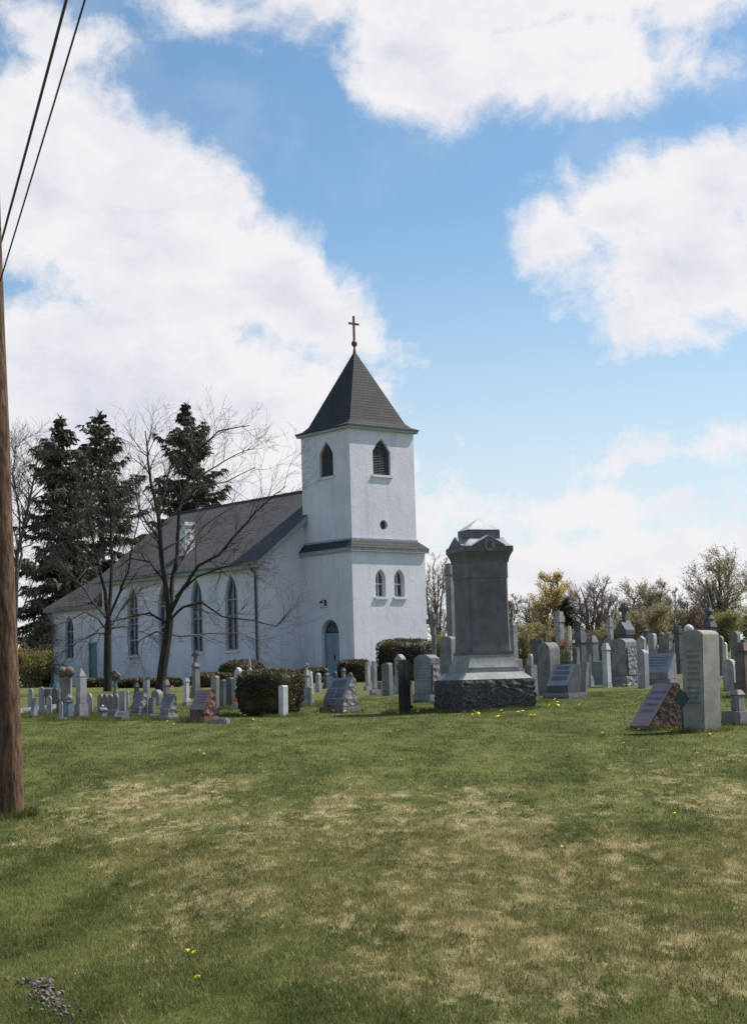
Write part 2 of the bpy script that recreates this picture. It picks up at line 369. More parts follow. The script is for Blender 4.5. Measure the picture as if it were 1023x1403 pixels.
FRAMEG = plain('pale_grey_window_frame', (0.30, 0.31, 0.35), 0.5, 0.12)
LOUV = plain('grey_louvre_wood', (0.10, 0.105, 0.12), 0.8)
POLEM = bark('pole_wood', (0.045, 0.022, 0.012), (0.19, 0.10, 0.055), 14)
WIREM = plain('black_wire', (0.02, 0.02, 0.022), 0.5)
BARKD = bark('dark_bark', (0.014, 0.011, 0.009), (0.045, 0.034, 0.028))
BARKG = bark('grey_brown_bark', (0.07, 0.052, 0.042), (0.16, 0.125, 0.10))
TWIGM = bark('twig_bark', (0.06, 0.043, 0.036), (0.12, 0.09, 0.075))
TWIGF = bark('pale_twig_bark', (0.20, 0.15, 0.14), (0.33, 0.26, 0.24))
SPRUCE = leaf('spruce_needles', (0.024, 0.030, 0.014), (0.080, 0.088, 0.040), 0.2)
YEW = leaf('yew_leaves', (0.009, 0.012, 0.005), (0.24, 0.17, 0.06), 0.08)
OLIVE = leaf('olive_buds', (0.23, 0.20, 0.095), (0.40, 0.345, 0.18), 0.55)
YGREEN = leaf('yellow_green_leaves', (0.40, 0.31, 0.10), (0.70, 0.56, 0.22), 0.55)
REDDISH = leaf('reddish_buds', (0.19, 0.10, 0.07), (0.30, 0.18, 0.13), 0.45)
BRUSH = leaf('brush_leaves', (0.20, 0.18, 0.06), (0.36, 0.31, 0.12), 0.55)
PETAL = plain('yellow_petals', (0.75, 0.52, 0.02), 0.6)

# ------------------------------------------------------------------ ground
def grass_color(t, pos, varsock=None):
    """shared lawn pattern: green turf with bleached straw patches, in world metres"""
    sv = t.n.new('ShaderNodeMapping'); t.put(sv.inputs[0], pos); sv.inputs[2].default_value = (0, 0, R(34)); sv.inputs[3].default_value = (1.5, 0.62, 1)
    v = sv.outputs[0]; sep = t.node('ShaderNodeSeparateXYZ', Vector=pos)
    big = t.noise(v, 0.45, 3, 0.5); mid = t.noise(v, 1.5, 5, 0.65, 0.5); fine = t.noise(v, 6.0, 8, 0.8)
    y = sep.outputs[1]; x = sep.outputs[0]
    band = t.math('MULTIPLY', t.ramp(y, 26, 15), t.ramp(t.math('ADD', x, t.math('MULTIPLY', y, 0.45)), 2.6, 4.4))
    s = t.math('ADD', t.math('MULTIPLY', mid, 0.42), t.math('MULTIPLY', fine, 0.58))
    s = t.math('ADD', s, t.math('MULTIPLY', t.math('SUBTRACT', big, 0.5), 0.45))
    s = t.math('ADD', s, t.math('MULTIPLY', t.math('SUBTRACT', band, 0.6), 0.19))
    if varsock is not None: s = t.math('ADD', s, t.math('MULTIPLY', t.math('SUBTRACT', varsock, 0.5), 0.30))
    straw = t.ramp(s, 0.528, 0.60)
    g = t.mix(t.ramp(t.noise(v, 1.1, 5, .6), 0.35, 0.65), (0.084, 0.104, 0.025), (0.200, 0.205, 0.060))
    g = t.mix(t.math('MULTIPLY', t.ramp(y, 18, 36), 0.55), g, (0.150, 0.165, 0.055))
    st = t.mix(t.ramp(t.noise(v, 3.2, 5, .65), 0.42, 0.66), (0.28, 0.235, 0.10), (0.62, 0.50, 0.27))
    return t.mix(t.math('MULTIPLY', straw, 0.85), g, st), s
def ground_mat():
    m, t, b, o = newmat('lawn'); ge = t.node('ShaderNodeNewGeometry')
    c, s = grass_color(t, ge.outputs['Position'])
    n = t.noise(ge.outputs['Position'], 25, 6, 0.75); n2 = t.noise(ge.outputs['Position'], 5, 5, 0.7)
    c = t.mix(t.ramp(n, 0.3, 0.62, 0.35, 0.0), c, (0.05, 0.045, 0.02))
    t.l.new(c, b.inputs['Base Color']); b.inputs['Roughness'].default_value = 0.95; b.inputs['Specular IOR Level'].default_value = 0.1
    bump(t, b, t.math('ADD', n, n2), 1.0, 0.05); return m
def blade_mat():
    m, t, b, o = newmat('grass_blades'); ge = t.node('ShaderNodeNewGeometry'); a = t.n.new('ShaderNodeAttribute'); a.attribute_name = 'var'
    c, s = grass_color(t, ge.outputs['Position'], a.outputs['Fac'])
    c = t.mix(t.math('MULTIPLY', a.outputs['Fac'], 0.35), c, t.mix(1.0, c, (1.5, 1.45, 1.2), 'MULTIPLY'))
    t.l.new(c, b.inputs['Base Color']); b.inputs['Roughness'].default_value = 0.7; b.inputs['Specular IOR Level'].default_value = 0.2
    tr = t.node('ShaderNodeBsdfTranslucent'); t.l.new(c, tr.inputs[0]); mx = t.n.new('ShaderNodeMixShader'); mx.inputs[0].default_value = 0.25
    t.l.new(b.outputs[0], mx.inputs[1]); t.l.new(tr.outputs[0], mx.inputs[2]); t.l.new(mx.outputs[0], o.inputs[0]); return m
def axis(lo, hi, seg):
    out = [];
    for a, b_, st in seg:
        out += list(np.arange(a, b_, st))
    return np.array(out + [hi])
xs = axis(-1200, 1200, [(-1200, -200, 100), (-200, -60, 14), (-60, -12, 3), (-12, 12, 0.3), (12, 60, 3), (60, 200, 14), (200, 1200, 100)])
ys = axis(-200, 1500, [(-200, -20, 20), (-20, 4, 2), (4, 40, 0.3), (40, 120, 2.5), (120, 300, 20), (300, 1500, 150)])
gx, gy = np.meshgrid(xs, ys); gzv = gz_np(gx, gy)
gv = np.stack([gx, gy, gzv], -1).reshape(-1, 3); nx = len(xs); idx = np.arange(len(ys) * nx).reshape(len(ys), nx)
gf = np.stack([idx[:-1, :-1], idx[:-1, 1:], idx[1:, 1:], idx[1:, :-1]], -1).reshape(-1, 4)
grd = raw('ground', gv, gf, ground_mat()); grd.data.polygons.foreach_set('use_smooth', np.ones(len(gf), bool))
tag(grd, kind='structure')

def blades(n_t, y0, y1, per, hmin, hmax, wid, spread, name):
    """tufts of grass blades in the visible wedge of lawn"""
    y = np.sqrt(rng.uniform(y0 ** 2, y1 ** 2, n_t)); x = rng.uniform(-0.30, 0.30, n_t) * y * 1.0
    x = np.repeat(x, per) + rng.normal(0, spread, n_t * per); y = np.repeat(y, per) + rng.normal(0, spread, n_t * per)
    n = len(x); z = gz_np(x, y) - 0.006; a = rng.uniform(0, 2 * PI, n); h = rng.uniform(hmin, hmax, n) * np.repeat(rng.uniform(0.7, 1.25, n_t), per)
    lean = rng.uniform(0.1, 0.9, n) * h; la = rng.uniform(0, 2 * PI, n); w = wid * rng.uniform(0.7, 1.3, n)
    dx, dy = np.cos(a) * w / 2, np.sin(a) * w / 2; lx, ly = np.cos(la) * lean, np.sin(la) * lean
    V = np.zeros((n, 3, 3)); V[:, 0] = np.stack([x - dx, y - dy, z], -1); V[:, 1] = np.stack([x + dx, y + dy, z], -1)
    V[:, 2] = np.stack([x + lx, y + ly, z + h], -1)
    f = np.arange(n * 3).reshape(n, 3); var = np.repeat(rng.uniform(0, 1, n), 3)
    o = raw(name, V.reshape(-1, 3), f, BLADE, attr=var)
    return tag(o, kind='stuff')
BLADE = blade_mat()

# ------------------------------------------------------------------ church
CH = at(486.5, 930, 79.0); CHZ = gz(CH.x, CH.y)
church = empty('church', (CH.x, CH.y, CHZ), R(39.5))
tag(church, 'white stucco country church with a square belfry tower, dark spire and long nave', 'church')
DZ = CHZ - 0.0          # heights below are world heights minus this
def zl(z): return z - CHZ
def arch(c, z0, zs, za, w, n=10):
    """pointed window outline: centre, sill, spring, apex, width"""
    h = za - zs; a = w / 2; Rr = (h * h + a * a) / w; pts = [(c - a, z0), (c + a, z0)]
    th = math.asin(min(1, h / Rr))
    for i in range(n): t = th * i / n; pts.append((c + a - Rr + Rr * math.cos(t), zs + Rr * math.sin(t)))
    pts.append((c, za))
    for i in range(n - 1, -1, -1): t = th * i / n; pts.append((c - a + Rr - Rr * math.cos(t), zs + Rr * math.sin(t)))
    return pts
def rect(c, z0, z1, w): return [(c - w / 2, z0), (c + w / 2, z0), (c + w / 2, z1), (c - w / 2, z1)]
def circ(c, z, r, n=20): return [(c + r * math.cos(2 * PI * i / n), z + r * math.sin(2 * PI * i / n)) for i in range(n)]
def holed(mb, outline, holes, mp, depth):
    bm = bmesh.new(); es = []
    for loop in [outline] + holes:
        vs = [bm.verts.new((a, b, 0)) for a, b in loop]
        for i in range(len(vs)): es.append(bm.edges.new((vs[i], vs[(i + 1) % len(vs)])))
    bmesh.ops.triangle_fill(bm, use_beauty=True, use_dissolve=False, edges=es, normal=(0, 0, 1))
    bm.verts.index_update()
    mb.add([mp(v.co.x, v.co.y, 0) for v in bm.verts], [tuple(v.index for v in f.verts) for f in bm.faces]); bm.free()
    for h in holes:
        n = len(h); mb.add([mp(a, b, 0) for a, b in h] + [mp(a, b, depth) for a, b in h], [(i, (i + 1) % n, (i + 1) % n + n, i + n) for i in range(n)])
def shrink(pts, d):
    cx = (min(p[0] for p in pts) + max(p[0] for p in pts)) / 2; z0 = min(p[1] for p in pts); z1 = max(p[1] for p in pts); cz = (z0 + z1) / 2
    hw = (max(p[0] for p in pts) - cx); hh = (z1 - z0) / 2
    return [(cx + (a - cx) * (hw - d) / hw, cz + (b - cz) * (hh - d * 1.2) / hh) for a, b in pts]
def frame_ring(mb, pts, d, mp, y0, y1):
    inn = shrink(pts, d); n = len(pts)
    vs = [mp(a, b, y0) for a, b in pts] + [mp(a, b, y0) for a, b in inn] + [mp(a, b, y1) for a, b in pts] + [mp(a, b, y1) for a, b in inn]
    fs = []
    for i in range(n):
        j = (i + 1) % n; fs += [(i, j, n + j, n + i), (2 * n + i, 3 * n + i, 3 * n + j, 2 * n + j), (n + i, n + j, 3 * n + j, 3 * n + i), (i, 2 * n + i, 2 * n + j, j)]
    mb.add(vs, fs); return inn
def slab(mb, pts, y0, y1, mp):
    n = len(pts); mb.add([mp(a, b, y0) for a, b in pts] + [mp(a, b, y1) for a, b in pts], [tuple(range(n)), tuple(range(2 * n - 1, n - 1, -1))] + [(i, i + n, (i + 1) % n + n, (i + 1) % n) for i in range(n)])
def bar(mb, a0, a1, b0, b1, y0, y1, mp): slab(mb, [(a0, b0), (a1, b0), (a1, b1), (a0, b1)], y0, y1, mp)
def half_w(pts, z):
    """half width of the outline at height z"""
    w = 0; cx = (min(p[0] for p in pts) + max(p[0] for p in pts)) / 2
    for i in range(len(pts)):
        (a, b), (c, d) = pts[i], pts[(i + 1) % len(pts)]
        if (b - z) * (d - z) <= 0 and abs(b - d) > 1e-6: w = max(w, abs(a + (c - a) * (z - b) / (d - b) - cx))
    return w
def window(parent, pts, mp, depth, gl, fr=0.06, bars=(), mull=True, sill=True, louvre=False):
    c = (pts[0][0] + pts[1][0]) / 2; w = pts[1][0] - pts[0][0]; z0 = pts[0][1]; za = max(p[1] for p in pts)
    m = MB(); inn = frame_ring(m, pts, fr, mp, depth - 0.09, depth - 0.01)
    if mull: bar(m, c - 0.022, c + 0.022, z0 + fr, za - fr * 2.5, depth - 0.085, depth - 0.03, mp)
    for bz in bars:
        hw = half_w(pts, bz) - fr * 0.6; bar(m, c - hw, c + hw, bz - 0.03, bz + 0.03, depth - 0.08, depth - 0.034, mp)
    win = m.build('window', (FRAMEG if gl is GLASS2 else FRAMEW) if not louvre else plain_louvre_frame, parent)
    g = MB(); slab(g, pts, depth - 0.03 + 0.012, depth + 0.02, mp)
    g.build('pane' if not louvre else 'backing_board', gl, win)
    if louvre:
        lv = MB(); z = z0 + 0.08
        while z < za - 0.1:
            hw = half_w(pts, z) - 0.02
            if hw > 0.05: lv.add([mp(c - hw, z, depth - 0.13), mp(c + hw, z, depth - 0.13), mp(c + hw, z + 0.06, depth - 0.04), mp(c - hw, z + 0.06, depth - 0.04), mp(c - hw, z + 0.012, depth - 0.13), mp(c + hw, z + 0.012, depth - 0.13), mp(c + hw, z + 0.072, depth - 0.04), mp(c - hw, z + 0.072, depth - 0.04)], [(0, 1, 2, 3), (4, 5, 6, 7), (0, 1, 5, 4), (2, 3, 7, 6)])
            z += 0.085
        lv.build('louvres', LOUV, win)
    if sill:
        s_ = MB(); bar(s_, c - w / 2 - 0.1, c + w / 2 + 0.1, z0 - 0.13, z0 - 0.002, -0.09, depth - 0.1, mp); s_.build('sill', FRAMEW, win, bevel=0.01)
    return win
plain_louvre_frame = plain('grey_louvre_frame', (0.16, 0.17, 0.17), 0.7)
TW, TU = 4.78, 4.12        # lower tower
ZB = zl(7.84); ZU = zl(14.02)
front = lambda a, b, k: (a, k, b)                 # plane u = 0
left = lambda a, b, k: (k, a, b)                  # plane w = 0
uf = lambda a, b, k: (a, 0.2 + k, b); ul = lambda a, b, k: (0.2 + k, a, b)
UW, UU = 4.42, 4.2
sm1 = arch(1.80, zl(5.48), zl(6.36), zl(6.88), 0.66, 4); sm2 = arch(3.03, zl(5.49), zl(6.38), zl(6.89), 0.66, 4)
dr = arch(1.84, 0.02, zl(3.72), zl(4.42), 1.42)
peakw = lambda c, z0, zs, za, w: [(c - w / 2, z0), (c + w / 2, z0), (c + w / 2, zs), (c + w * .27, zs + (za - zs) * .56), (c, za), (c - w * .27, zs + (za - zs) * .56), (c - w / 2, zs)]
bf = peakw(2.26, zl(11.66), zl(12.86), zl(13.52), 1.16); bl = peakw(2.12, zl(11.68), zl(12.84), zl(13.48), 1.12)
oc = circ(2.27, zl(9.13), 0.25)
m = MB()
holed(m, [(0, -0.6), (TW, -0.6), (TW, ZB), (0, ZB)], [sm1, sm2], front, 0.30)
holed(m, [(0, -0.6), (TU, -0.6), (TU, ZB), (0, ZB)], [dr], left, 0.28)
m.add([(TW, 0, -0.6), (TW, TU, -0.6), (TW, TU, ZB), (TW, 0, ZB)], [(0, 1, 2, 3)]); m.add([(0, TU, -0.6), (TW, TU, -0.6), (TW, TU, ZB), (0, TU, ZB)], [(0, 1, 2, 3)])
holed(m, [(0.2, ZB), (UW, ZB), (UW, ZU), (0.2, ZU)], [bf, oc], uf, 0.24)
holed(m, [(0.2, ZB), (UU, ZB), (UU, ZU), (0.2, ZU)], [bl], ul, 0.24)
m.add([(UW, 0.2, ZB), (UW, UU, ZB), (UW, UU, ZU), (UW, 0.2, ZU)], [(0, 1, 2, 3)]); m.add([(0.2, UU, ZB), (UW, UU, ZB), (UW, UU, ZU), (0.2, UU, ZU)], [(0, 1, 2, 3)])
tw_ = m.build('tower_wall', STUCCO, church)
window(church, sm1, front, 0.30, GLASS, 0.05, (zl(6.15),), True); window(church, sm2, front, 0.30, GLASS, 0.05, (zl(6.15),), True)
window(church, bf, uf, 0.24, LOUV, 0.05, (), True, True, True); window(church, bl, ul, 0.24, LOUV, 0.05, (), True, True, True)
m = MB(); frame_ring(m, oc, 0.05, uf, 0.14, 0.2); w_ = m.build('round_window', TRIM, church); m = MB(); slab(m, oc, 0.205, 0.26, uf); m.build('pane', GLASS, w_)
# skirt roof between the tower stages
def skirt(mb, w0, w1, u0, u1, z0, a0, a1, b0, b1, z1):
    mb.add([(w0, u0, z0), (w1, u0, z0), (w1, u1, z0), (w0, u1, z0), (a0, b0, z1), (a1, b0, z1), (a1, b1, z1), (a0, b1, z1)], [(0, 1, 5, 4), (1, 2, 6, 5), (2, 3, 7, 6), (3, 0, 4, 7), (3, 2, 1, 0), (4, 5, 6, 7)])
m = MB(); skirt(m, -0.2, TW + 0.2, -0.2, TU + 0.02, ZB + 0.10, 0.17, UW + 0.03, 0.17, TU + 0.01, zl(8.36)); m.build('skirt_roof', SPIRE, church)
m = MB(); m.box(-0.16, TW + 0.16, -0.16, TU + 0.01, ZB - 0.10, ZB + 0.10); m.build('skirt_fascia', FASCIA, church)
m = MB(); m.box(0.15, UW + 0.05, 0.15, UU, zl(8.34), zl(8.43)); m.build('flashing', FASCIA, church)
# eave and spire
m = MB(); m.box(0.02, UW + 0.18, 0.02, UU + 0.18, ZU - 0.10, ZU + 0.02); m.build('tower_eave', FASCIA, church)
A0, A1, B0, B1 = -0.02, UW + 0.22, -0.02, UU + 0.22; ins = 0.52; cw, cu = (A0 + A1) / 2, (B0 + B1) / 2; AP = zl(18.35)
m = MB(); z0 = ZU + 0.02
rings = [(0, z0), (0, z0 + 0.07), (ins * 0.55, z0 + 0.19), (ins, z0 + 0.42)]
n = 14
for i in range(1, n + 1):
    f = i / n; rings.append((ins + (cw - A0 - ins) * f * 0.985, z0 + 0.42 + (AP - z0 - 0.42) * f))
vs = []
for d, z in rings:
    d2 = d * (cu - B0) / (cw - A0); vs += [(A0 + d, B0 + d2, z), (A1 - d, B0 + d2, z), (A1 - d, B1 - d2, z), (A0 + d, B1 - d2, z)]
fs = [(4 * i + k, 4 * i + (k + 1) % 4, 4 * i + 4 + (k + 1) % 4, 4 * i + 4 + k) for i in range(len(rings) - 1) for k in range(4)] + [(3, 2, 1, 0), tuple(4 * (len(rings) - 1) + k for k in range(4))]
m.add(vs, fs); spire = m.build('spire', SPIRE, church)
m = MB(); m.lathe([(0.11, AP - 0.2), (0.07, AP + 0.08), (0.05, AP + 0.22), (0.055, AP + 0.26), (0.13, AP + 0.33), (0.165, AP + 0.43), (0.13, AP + 0.53), (0.06, AP + 0.6), (0.045, AP + 0.62)], 14, cw, cu)
m.build('ball_finial', RUST, spire, smooth=True)
m = MB(); zt = zl(20.25); za_ = zl(19.83)
m.box(cw - 0.055, cw + 0.055, cu - 0.045, cu + 0.045, AP + 0.58, zt); m.box(cw - 0.33, cw - 0.0551, cu - 0.04, cu + 0.04, za_ - 0.055, za_ + 0.055); m.box(cw + 0.0551, cw + 0.33, cu - 0.04, cu + 0.04, za_ - 0.055, za_ + 0.055)
m.build('cross', RUST, spire, bevel=0.01)
# tower door
m = MB(); inn = frame_ring(m, dr, 0.06, left, 0.14, 0.22); bar(m, 1.84 - 0.66, 1.84 + 0.66, zl(3.68), zl(3.76), 0.15, 0.215, left); ddr = m.build('door', DOORC, church)
m = MB(); dl = rect(1.84 - 0.325, 0.04, zl(3.68), 0.64); slab(m, dl, 0.19, 0.235, left)
for z0_, z1_ in ((0.3, 1.0), (1.2, 2.1)): 
    for (c0,) in ((1.84 - 0.325,),): bar(m, c0 - 0.22, c0 + 0.22, z0_, z1_, 0.178, 0.195, left)
m.build('door_leaf', DOORC, ddr)
m = MB(); dl = rect(1.84 + 0.325, 0.04, zl(3.68), 0.64); slab(m, dl, 0.19, 0.235, left)
for z0_, z1_ in ((0.3, 1.0), (1.2, 2.1)): bar(m, 1.84 + 0.325 - 0.22, 1.84 + 0.325 + 0.22, z0_, z1_, 0.178, 0.195, left)
m.build('door_leaf', DOORC, ddr)
m = MB(); bar(m, 1.77, 1.80, 1.0, 1.3, 0.14, 0.178, left); m.build('handle', DARKM, ddr)
m = MB(); tr = [(a, b) for a, b in dr if b > zl(3.73)]; tr = [(1.84 + 0.71, zl(3.76))] + [p for p in tr if p[0] > 1.84] + [(1.84, zl(4.42))] + [p for p in tr if p[0] < 1.84] + [(1.84 - 0.71, zl(3.76))]
slab(m, shrink(tr, 0.05), 0.205, 0.23, left); m.build('transom_light', GLASS, ddr)
m = MB()
for k in range(-2, 3): bar(m, 1.84 + k * 0.2 - 0.015, 1.84 + k * 0.2 + 0.015, zl(3.77), zl(4.32) - abs(k) * 0.13, 0.18, 0.204, left)
m.build('transom_bars', DOORC, ddr)
m = MB(); big = arch(1.84, 0.0, zl(3.75), zl(4.66), 1.80); frame_ring(m, big, 0.18, left, -0.055, -0.002); m.build('door_surround', STUCCO, church)
m = MB(); m.box(-1.0, -0.02, 0.9, 2.8, -0.3, 0.14); m.build('door_step', MAT['monbase'], church, bevel=0.02)
m = MB(); zc = zl(5.25); m.box(-0.03, -0.002, 2.14, 2.28, zc - 0.1, zc + 0.2); m.tube([(-0.02, 2.21, zc + 0.12), (-0.2, 2.21, zc + 0.2), (-0.28, 2.21, zc + 0.12)], [0.018] * 3, 6)
m.lathe([(0.03, zc + 0.14), (0.11, zc + 0.06), (0.12, zc + 0.03)], 8, -0.28, 2.21); m.lathe([(0.04, zc - 0.24), (0.07, zc - 0.18), (0.07, zc - 0.2)], 8, -0.28, 2.21); lan = m.build('wall_lantern', DARKM, church)
m = MB(); m.lathe([(0.06, zc - 0.17), (0.10, zc + 0.03)], 8, -0.28, 2.21); m.build('lantern_glass', plain('frosted_glass', (0.5, 0.5, 0.48), 0.3), lan)
# nave
NW0, NW1 = -2.65, 7.31; RW = 2.33; RZ = zl(11.45); SL = 0.765; NE = 19.8; EZ = RZ - SL * (RW - NW0)
side = lambda a, b, k: (NW0 + k, a, b)
nwin = [arch(c, zl(3.08), zl(5.62), zl(6.97), 1.14) for c in (6.68, 9.93, 13.18, 16.43)]
m = MB()
holed(m, [(TU, -0.6), (NE, -0.6), (NE, EZ), (TU, EZ)], nwin, side, 0.22)
m.add([(NW0, TU + 0.001, -0.6), (NW1, TU + 0.001, -0.6), (NW1, TU + 0.001, EZ), (RW, TU + 0.001, RZ), (NW0, TU + 0.001, EZ)], [(0, 1, 2, 3, 4)])
m.add([(NW0, NE, -0.6), (NW1, NE, -0.6), (NW1, NE, EZ), (RW, NE, RZ), (NW0, NE, EZ)], [(0, 1, 2, 3, 4)])
m.add([(NW1, TU, -0.6), (NW1, NE, -0.6), (NW1, NE, EZ), (NW1, TU, EZ)], [(0, 1, 2, 3)])
m.build('nave_wall', STUCCO, church)
for p in nwin: window(church, p, side, 0.22, GLASS2, 0.055, (zl(3.95), zl(4.85), zl(5.7)), True)
def roofslab(mb, mats, u0, u1, ov, rz, th=0.16):
    e0 = NW0 - ov; e1 = NW1 + ov
    for s, e in ((0, e0), (1, e1)):
        ze = rz - SL * abs(RW - e)
        mb.add([(RW, u0, rz + 0.10), (e, u0, ze + 0.10), (e, u0, ze - th + 0.10), (RW, u0, rz - th + 0.10), (RW, u1, rz + 0.10), (e, u1, ze + 0.10), (e, u1, ze - th + 0.10), (RW, u1, rz - th + 0.10)],
               [(0, 4, 5, 1), (3, 2, 6, 7), (1, 5, 6, 2), (0, 1, 2, 3), (4, 7, 6, 5)])
m = MB(); roofslab(m, None, TU - 0.32, NE + 0.3, 0.38, RZ); nroof = m.build('nave_roof', ROOF, church)
ze = RZ - SL * (RW - (NW0 - 0.38))
m = MB(); m.box(NW0 - 0.41, NW0 - 0.385, TU - 0.3, NE + 0.28, ze - 0.20, ze + 0.07); m.build('eave_fascia', FASCIA, nroof)
m = MB(); m.tube([(NW0 - 0.47, TU - 0.3, ze + 0.03), (NW0 - 0.47, NE + 0.28, ze - 0.0)], [0.065, 0.065], 8); m.build('gutter', TRIM, nroof)
m = MB(); m.add([(a, TU - 0.345, b) for a, b in ((NW0 - 0.38, ze - 0.22), (RW, RZ - 0.24), (RW, RZ + 0.07), (NW0 - 0.38, ze + 0.07))] + [(a, TU - 0.322, b) for a, b in ((NW0 - 0.38, ze - 0.22), (RW, RZ - 0.24), (RW, RZ + 0.07), (NW0 - 0.38, ze + 0.07))], [(0, 1, 2, 3), (7, 6, 5, 4), (0, 4, 5, 1), (1, 5, 6, 2), (2, 6, 7, 3), (3, 7, 4, 0)])
m.build('rake_board', FASCIA, nroof)
m = MB(); m.prism([(NW0 - 0.36, ze - 0.18), (NW0, ze - 0.18), (NW0, ze + 0.30), (NW0 - 0.36, ze + 0.03)], TU - 0.30, TU - 0.0); m.build('eave_return', FASCIA, nroof)
m = MB(); m.tube([(RW, TU - 0.3, RZ + 0.12), (RW, NE + 0.3, RZ + 0.12)], [0.06, 0.06], 6); m.build('ridge_cap', SPIRE, nroof)
# chimney with peeling white paint
mm, t, b, o_ = newmat('peeling_white_brick'); v = objvec(t, False)
br = t.n.new('ShaderNodeTexBrick'); sep = t.node('ShaderNodeSeparateXYZ', Vector=v); t.put(br.inputs['Vector'], t.node('ShaderNodeCombineXYZ', X=t.math('ADD', sep.outputs[0], sep.outputs[1]), Y=sep.outputs[2]).outputs[0])
br.inputs['Scale'].default_value = 1; br.inputs['Brick Width'].default_value = 0.22; br.inputs['Row Height'].default_value = 0.075; br.inputs['Mortar Size'].default_value = 0.008
br.inputs['Color1'].default_value = (0.20, 0.12, 0.10, 1); br.inputs['Color2'].default_value = (0.26, 0.17, 0.14, 1); br.inputs['Mortar'].default_value = (0.3, 0.28, 0.26, 1)
t.l.new(t.mix(t.ramp(t.noise(v, 3.5, 4, 0.6), 0.42, 0.5), br.outputs[0], (0.66, 0.66, 0.68)), b.inputs['Base Color']); b.inputs['Roughness'].default_value = 0.9; bump(t, b, br.outputs['Fac'], -0.4, 0.01)
m = MB(); cz = zl(8.1); m.box(-1.75, -1.15, 12.3, 12.95, cz - 0.3, zl(10.05)); m.box(-1.80, -1.10, 12.25, 13.0, zl(10.052), zl(10.17)); m.box(-1.77, -1.13, 12.28, 12.97, zl(10.172), zl(10.25)); chim = m.build('chimney', mm, nroof)
# rear wing
W1 = 25.85; WZ = zl(6.14)
w1p = arch(23.72, zl(3.08), zl(4.75), zl(5.65), 1.02); sdo = rect(20.97, 0.05, zl(3.95), 1.02)
m = MB(); holed(m, [(NE + 0.001, -0.8), (W1, -0.8), (W1, WZ), (NE + 0.001, WZ)], [w1p, sdo], lambda a, b, k: (NW0 + 0.004 + k, a, b), 0.2)
m.add([(NW0 + 0.004, W1, -0.8), (NW1, W1, -0.8), (NW1, W1, WZ), (NW0 + 0.004, W1, WZ)], [(0, 1, 2, 3)]); m.add([(NW1, NE, -0.8), (NW1, W1, -0.8), (NW1, W1, WZ), (NW1, NE, WZ)], [(0, 1, 2, 3)])
m.build('wing_wall', STUCCO, church); window(church, w1p, side, 0.2, GLASS2, 0.07, (zl(3.95), zl(4.7)), True)
m = MB(); frame_ring(m, sdo, 0.07, side, 0.06, 0.19); sd = m.build('door', DOORB, church); m = MB(); slab(m, shrink(sdo, 0.06), 0.12, 0.17, side)
for a, b_, c, d in ((20.62, 20.92, 0.3, 1.0), (21.02, 21.32, 0.3, 1.0), (20.62, 20.92, 1.15, 2.2), (21.02, 21.32, 1.15, 2.2)): bar(m, a, b_, c, d, 0.105, 0.125, side)
m.build('door_leaf', DOORB, sd)
m = MB(); e0, e1 = NW0 - 0.38, NW1 + 0.38; zw = WZ + 0.02; zh = zw + SL * (RW - e0); ha = W1 + 0.38 - (RW - e0) * 0.95
vs = [(e0, NE + 0.01, zw), (e1, NE + 0.01, zw), (e1, W1 + 0.38, zw), (e0, W1 + 0.38, zw), (RW, NE + 0.01, zh), (RW, ha, zh)]
vs += [(x, y, z - 0.14) for x, y, z in vs[:4]]
m.add(vs, [(0, 4, 5, 3), (4, 1, 2, 5), (3, 5, 2), (0, 1, 4), (0, 3, 9, 6), (3, 2, 8, 9), (2, 1, 7, 8), (1, 0, 6, 7), (6, 9, 8, 7)]); wr = m.build('wing_roof', ROOF, church)
m = MB(); m.box(e0 - 0.03, e0 - 0.002, NE + 0.02, W1 + 0.36, zw - 0.24, zw - 0.02); m.build('eave_fascia', TRIM, wr)
for (uu, zz, mt_) in ((TU + 0.28, ze, DARKM), (W1 - 0.12, WZ - 0.1, FASCIA)):
    m = MB(); m.tube([(NW0 - 0.42, uu, zz - 0.02), (NW0 - 0.30, uu, zz - 0.25), (NW0 - 0.09, uu, zz - 0.45), (NW0 - 0.08, uu, 0.3), (NW0 - 0.25, uu, 0.1)], [0.055] * 5, 8); m.build('downspout', mt_, church, smooth=True)

# ------------------------------------------------------------------ grave markers
TH = R(-50.5)
def outline(top, w, h):
    a = w / 2
    if top == 'flat': return [(-a, 0), (a, 0), (a, h), (-a, h)]
    if top == 'peak': return [(-a, 0), (a, 0), (a, h - w * 0.42), (0, h), (-a, h - w * 0.42)]
    if top == 'lowpeak': return [(-a, 0), (a, 0), (a, h - w * 0.14), (a * 0.35, h), (-a * 0.35, h), (-a, h - w * 0.14)]
    if top in ('round', 'seg', 'shoulder'):
        rise = {'round': a, 'seg': w * 0.17, 'shoulder': a * 0.72}[top]; ww = a if top != 'shoulder' else a * 0.74; n = 12
        pts = [(-a, 0), (a, 0)]
        if top == 'shoulder': pts += [(a, h - rise)]
        pts += [(ww * math.cos(PI * i / n), h - rise + rise * math.sin(PI * i / n)) for i in range(n + 1)]
        if top == 'shoulder': pts += [(-a, h - rise)]
        return pts
    if top == 'serp':
        n = 14; pts = [(-a, 0), (a, 0)]
        for i in range(n + 1): x = a - 2 * a * i / n; pts.append((x, h - 0.14 * w * (0.5 - 0.5 * math.cos(2 * PI * (x / w)) )))
        return pts
def part(mb, name, mat, root, bevel=0.012, smooth=False, bseg=2): return mb.build(name, mat, root, bevel=bevel, smooth=smooth, bseg=bseg)
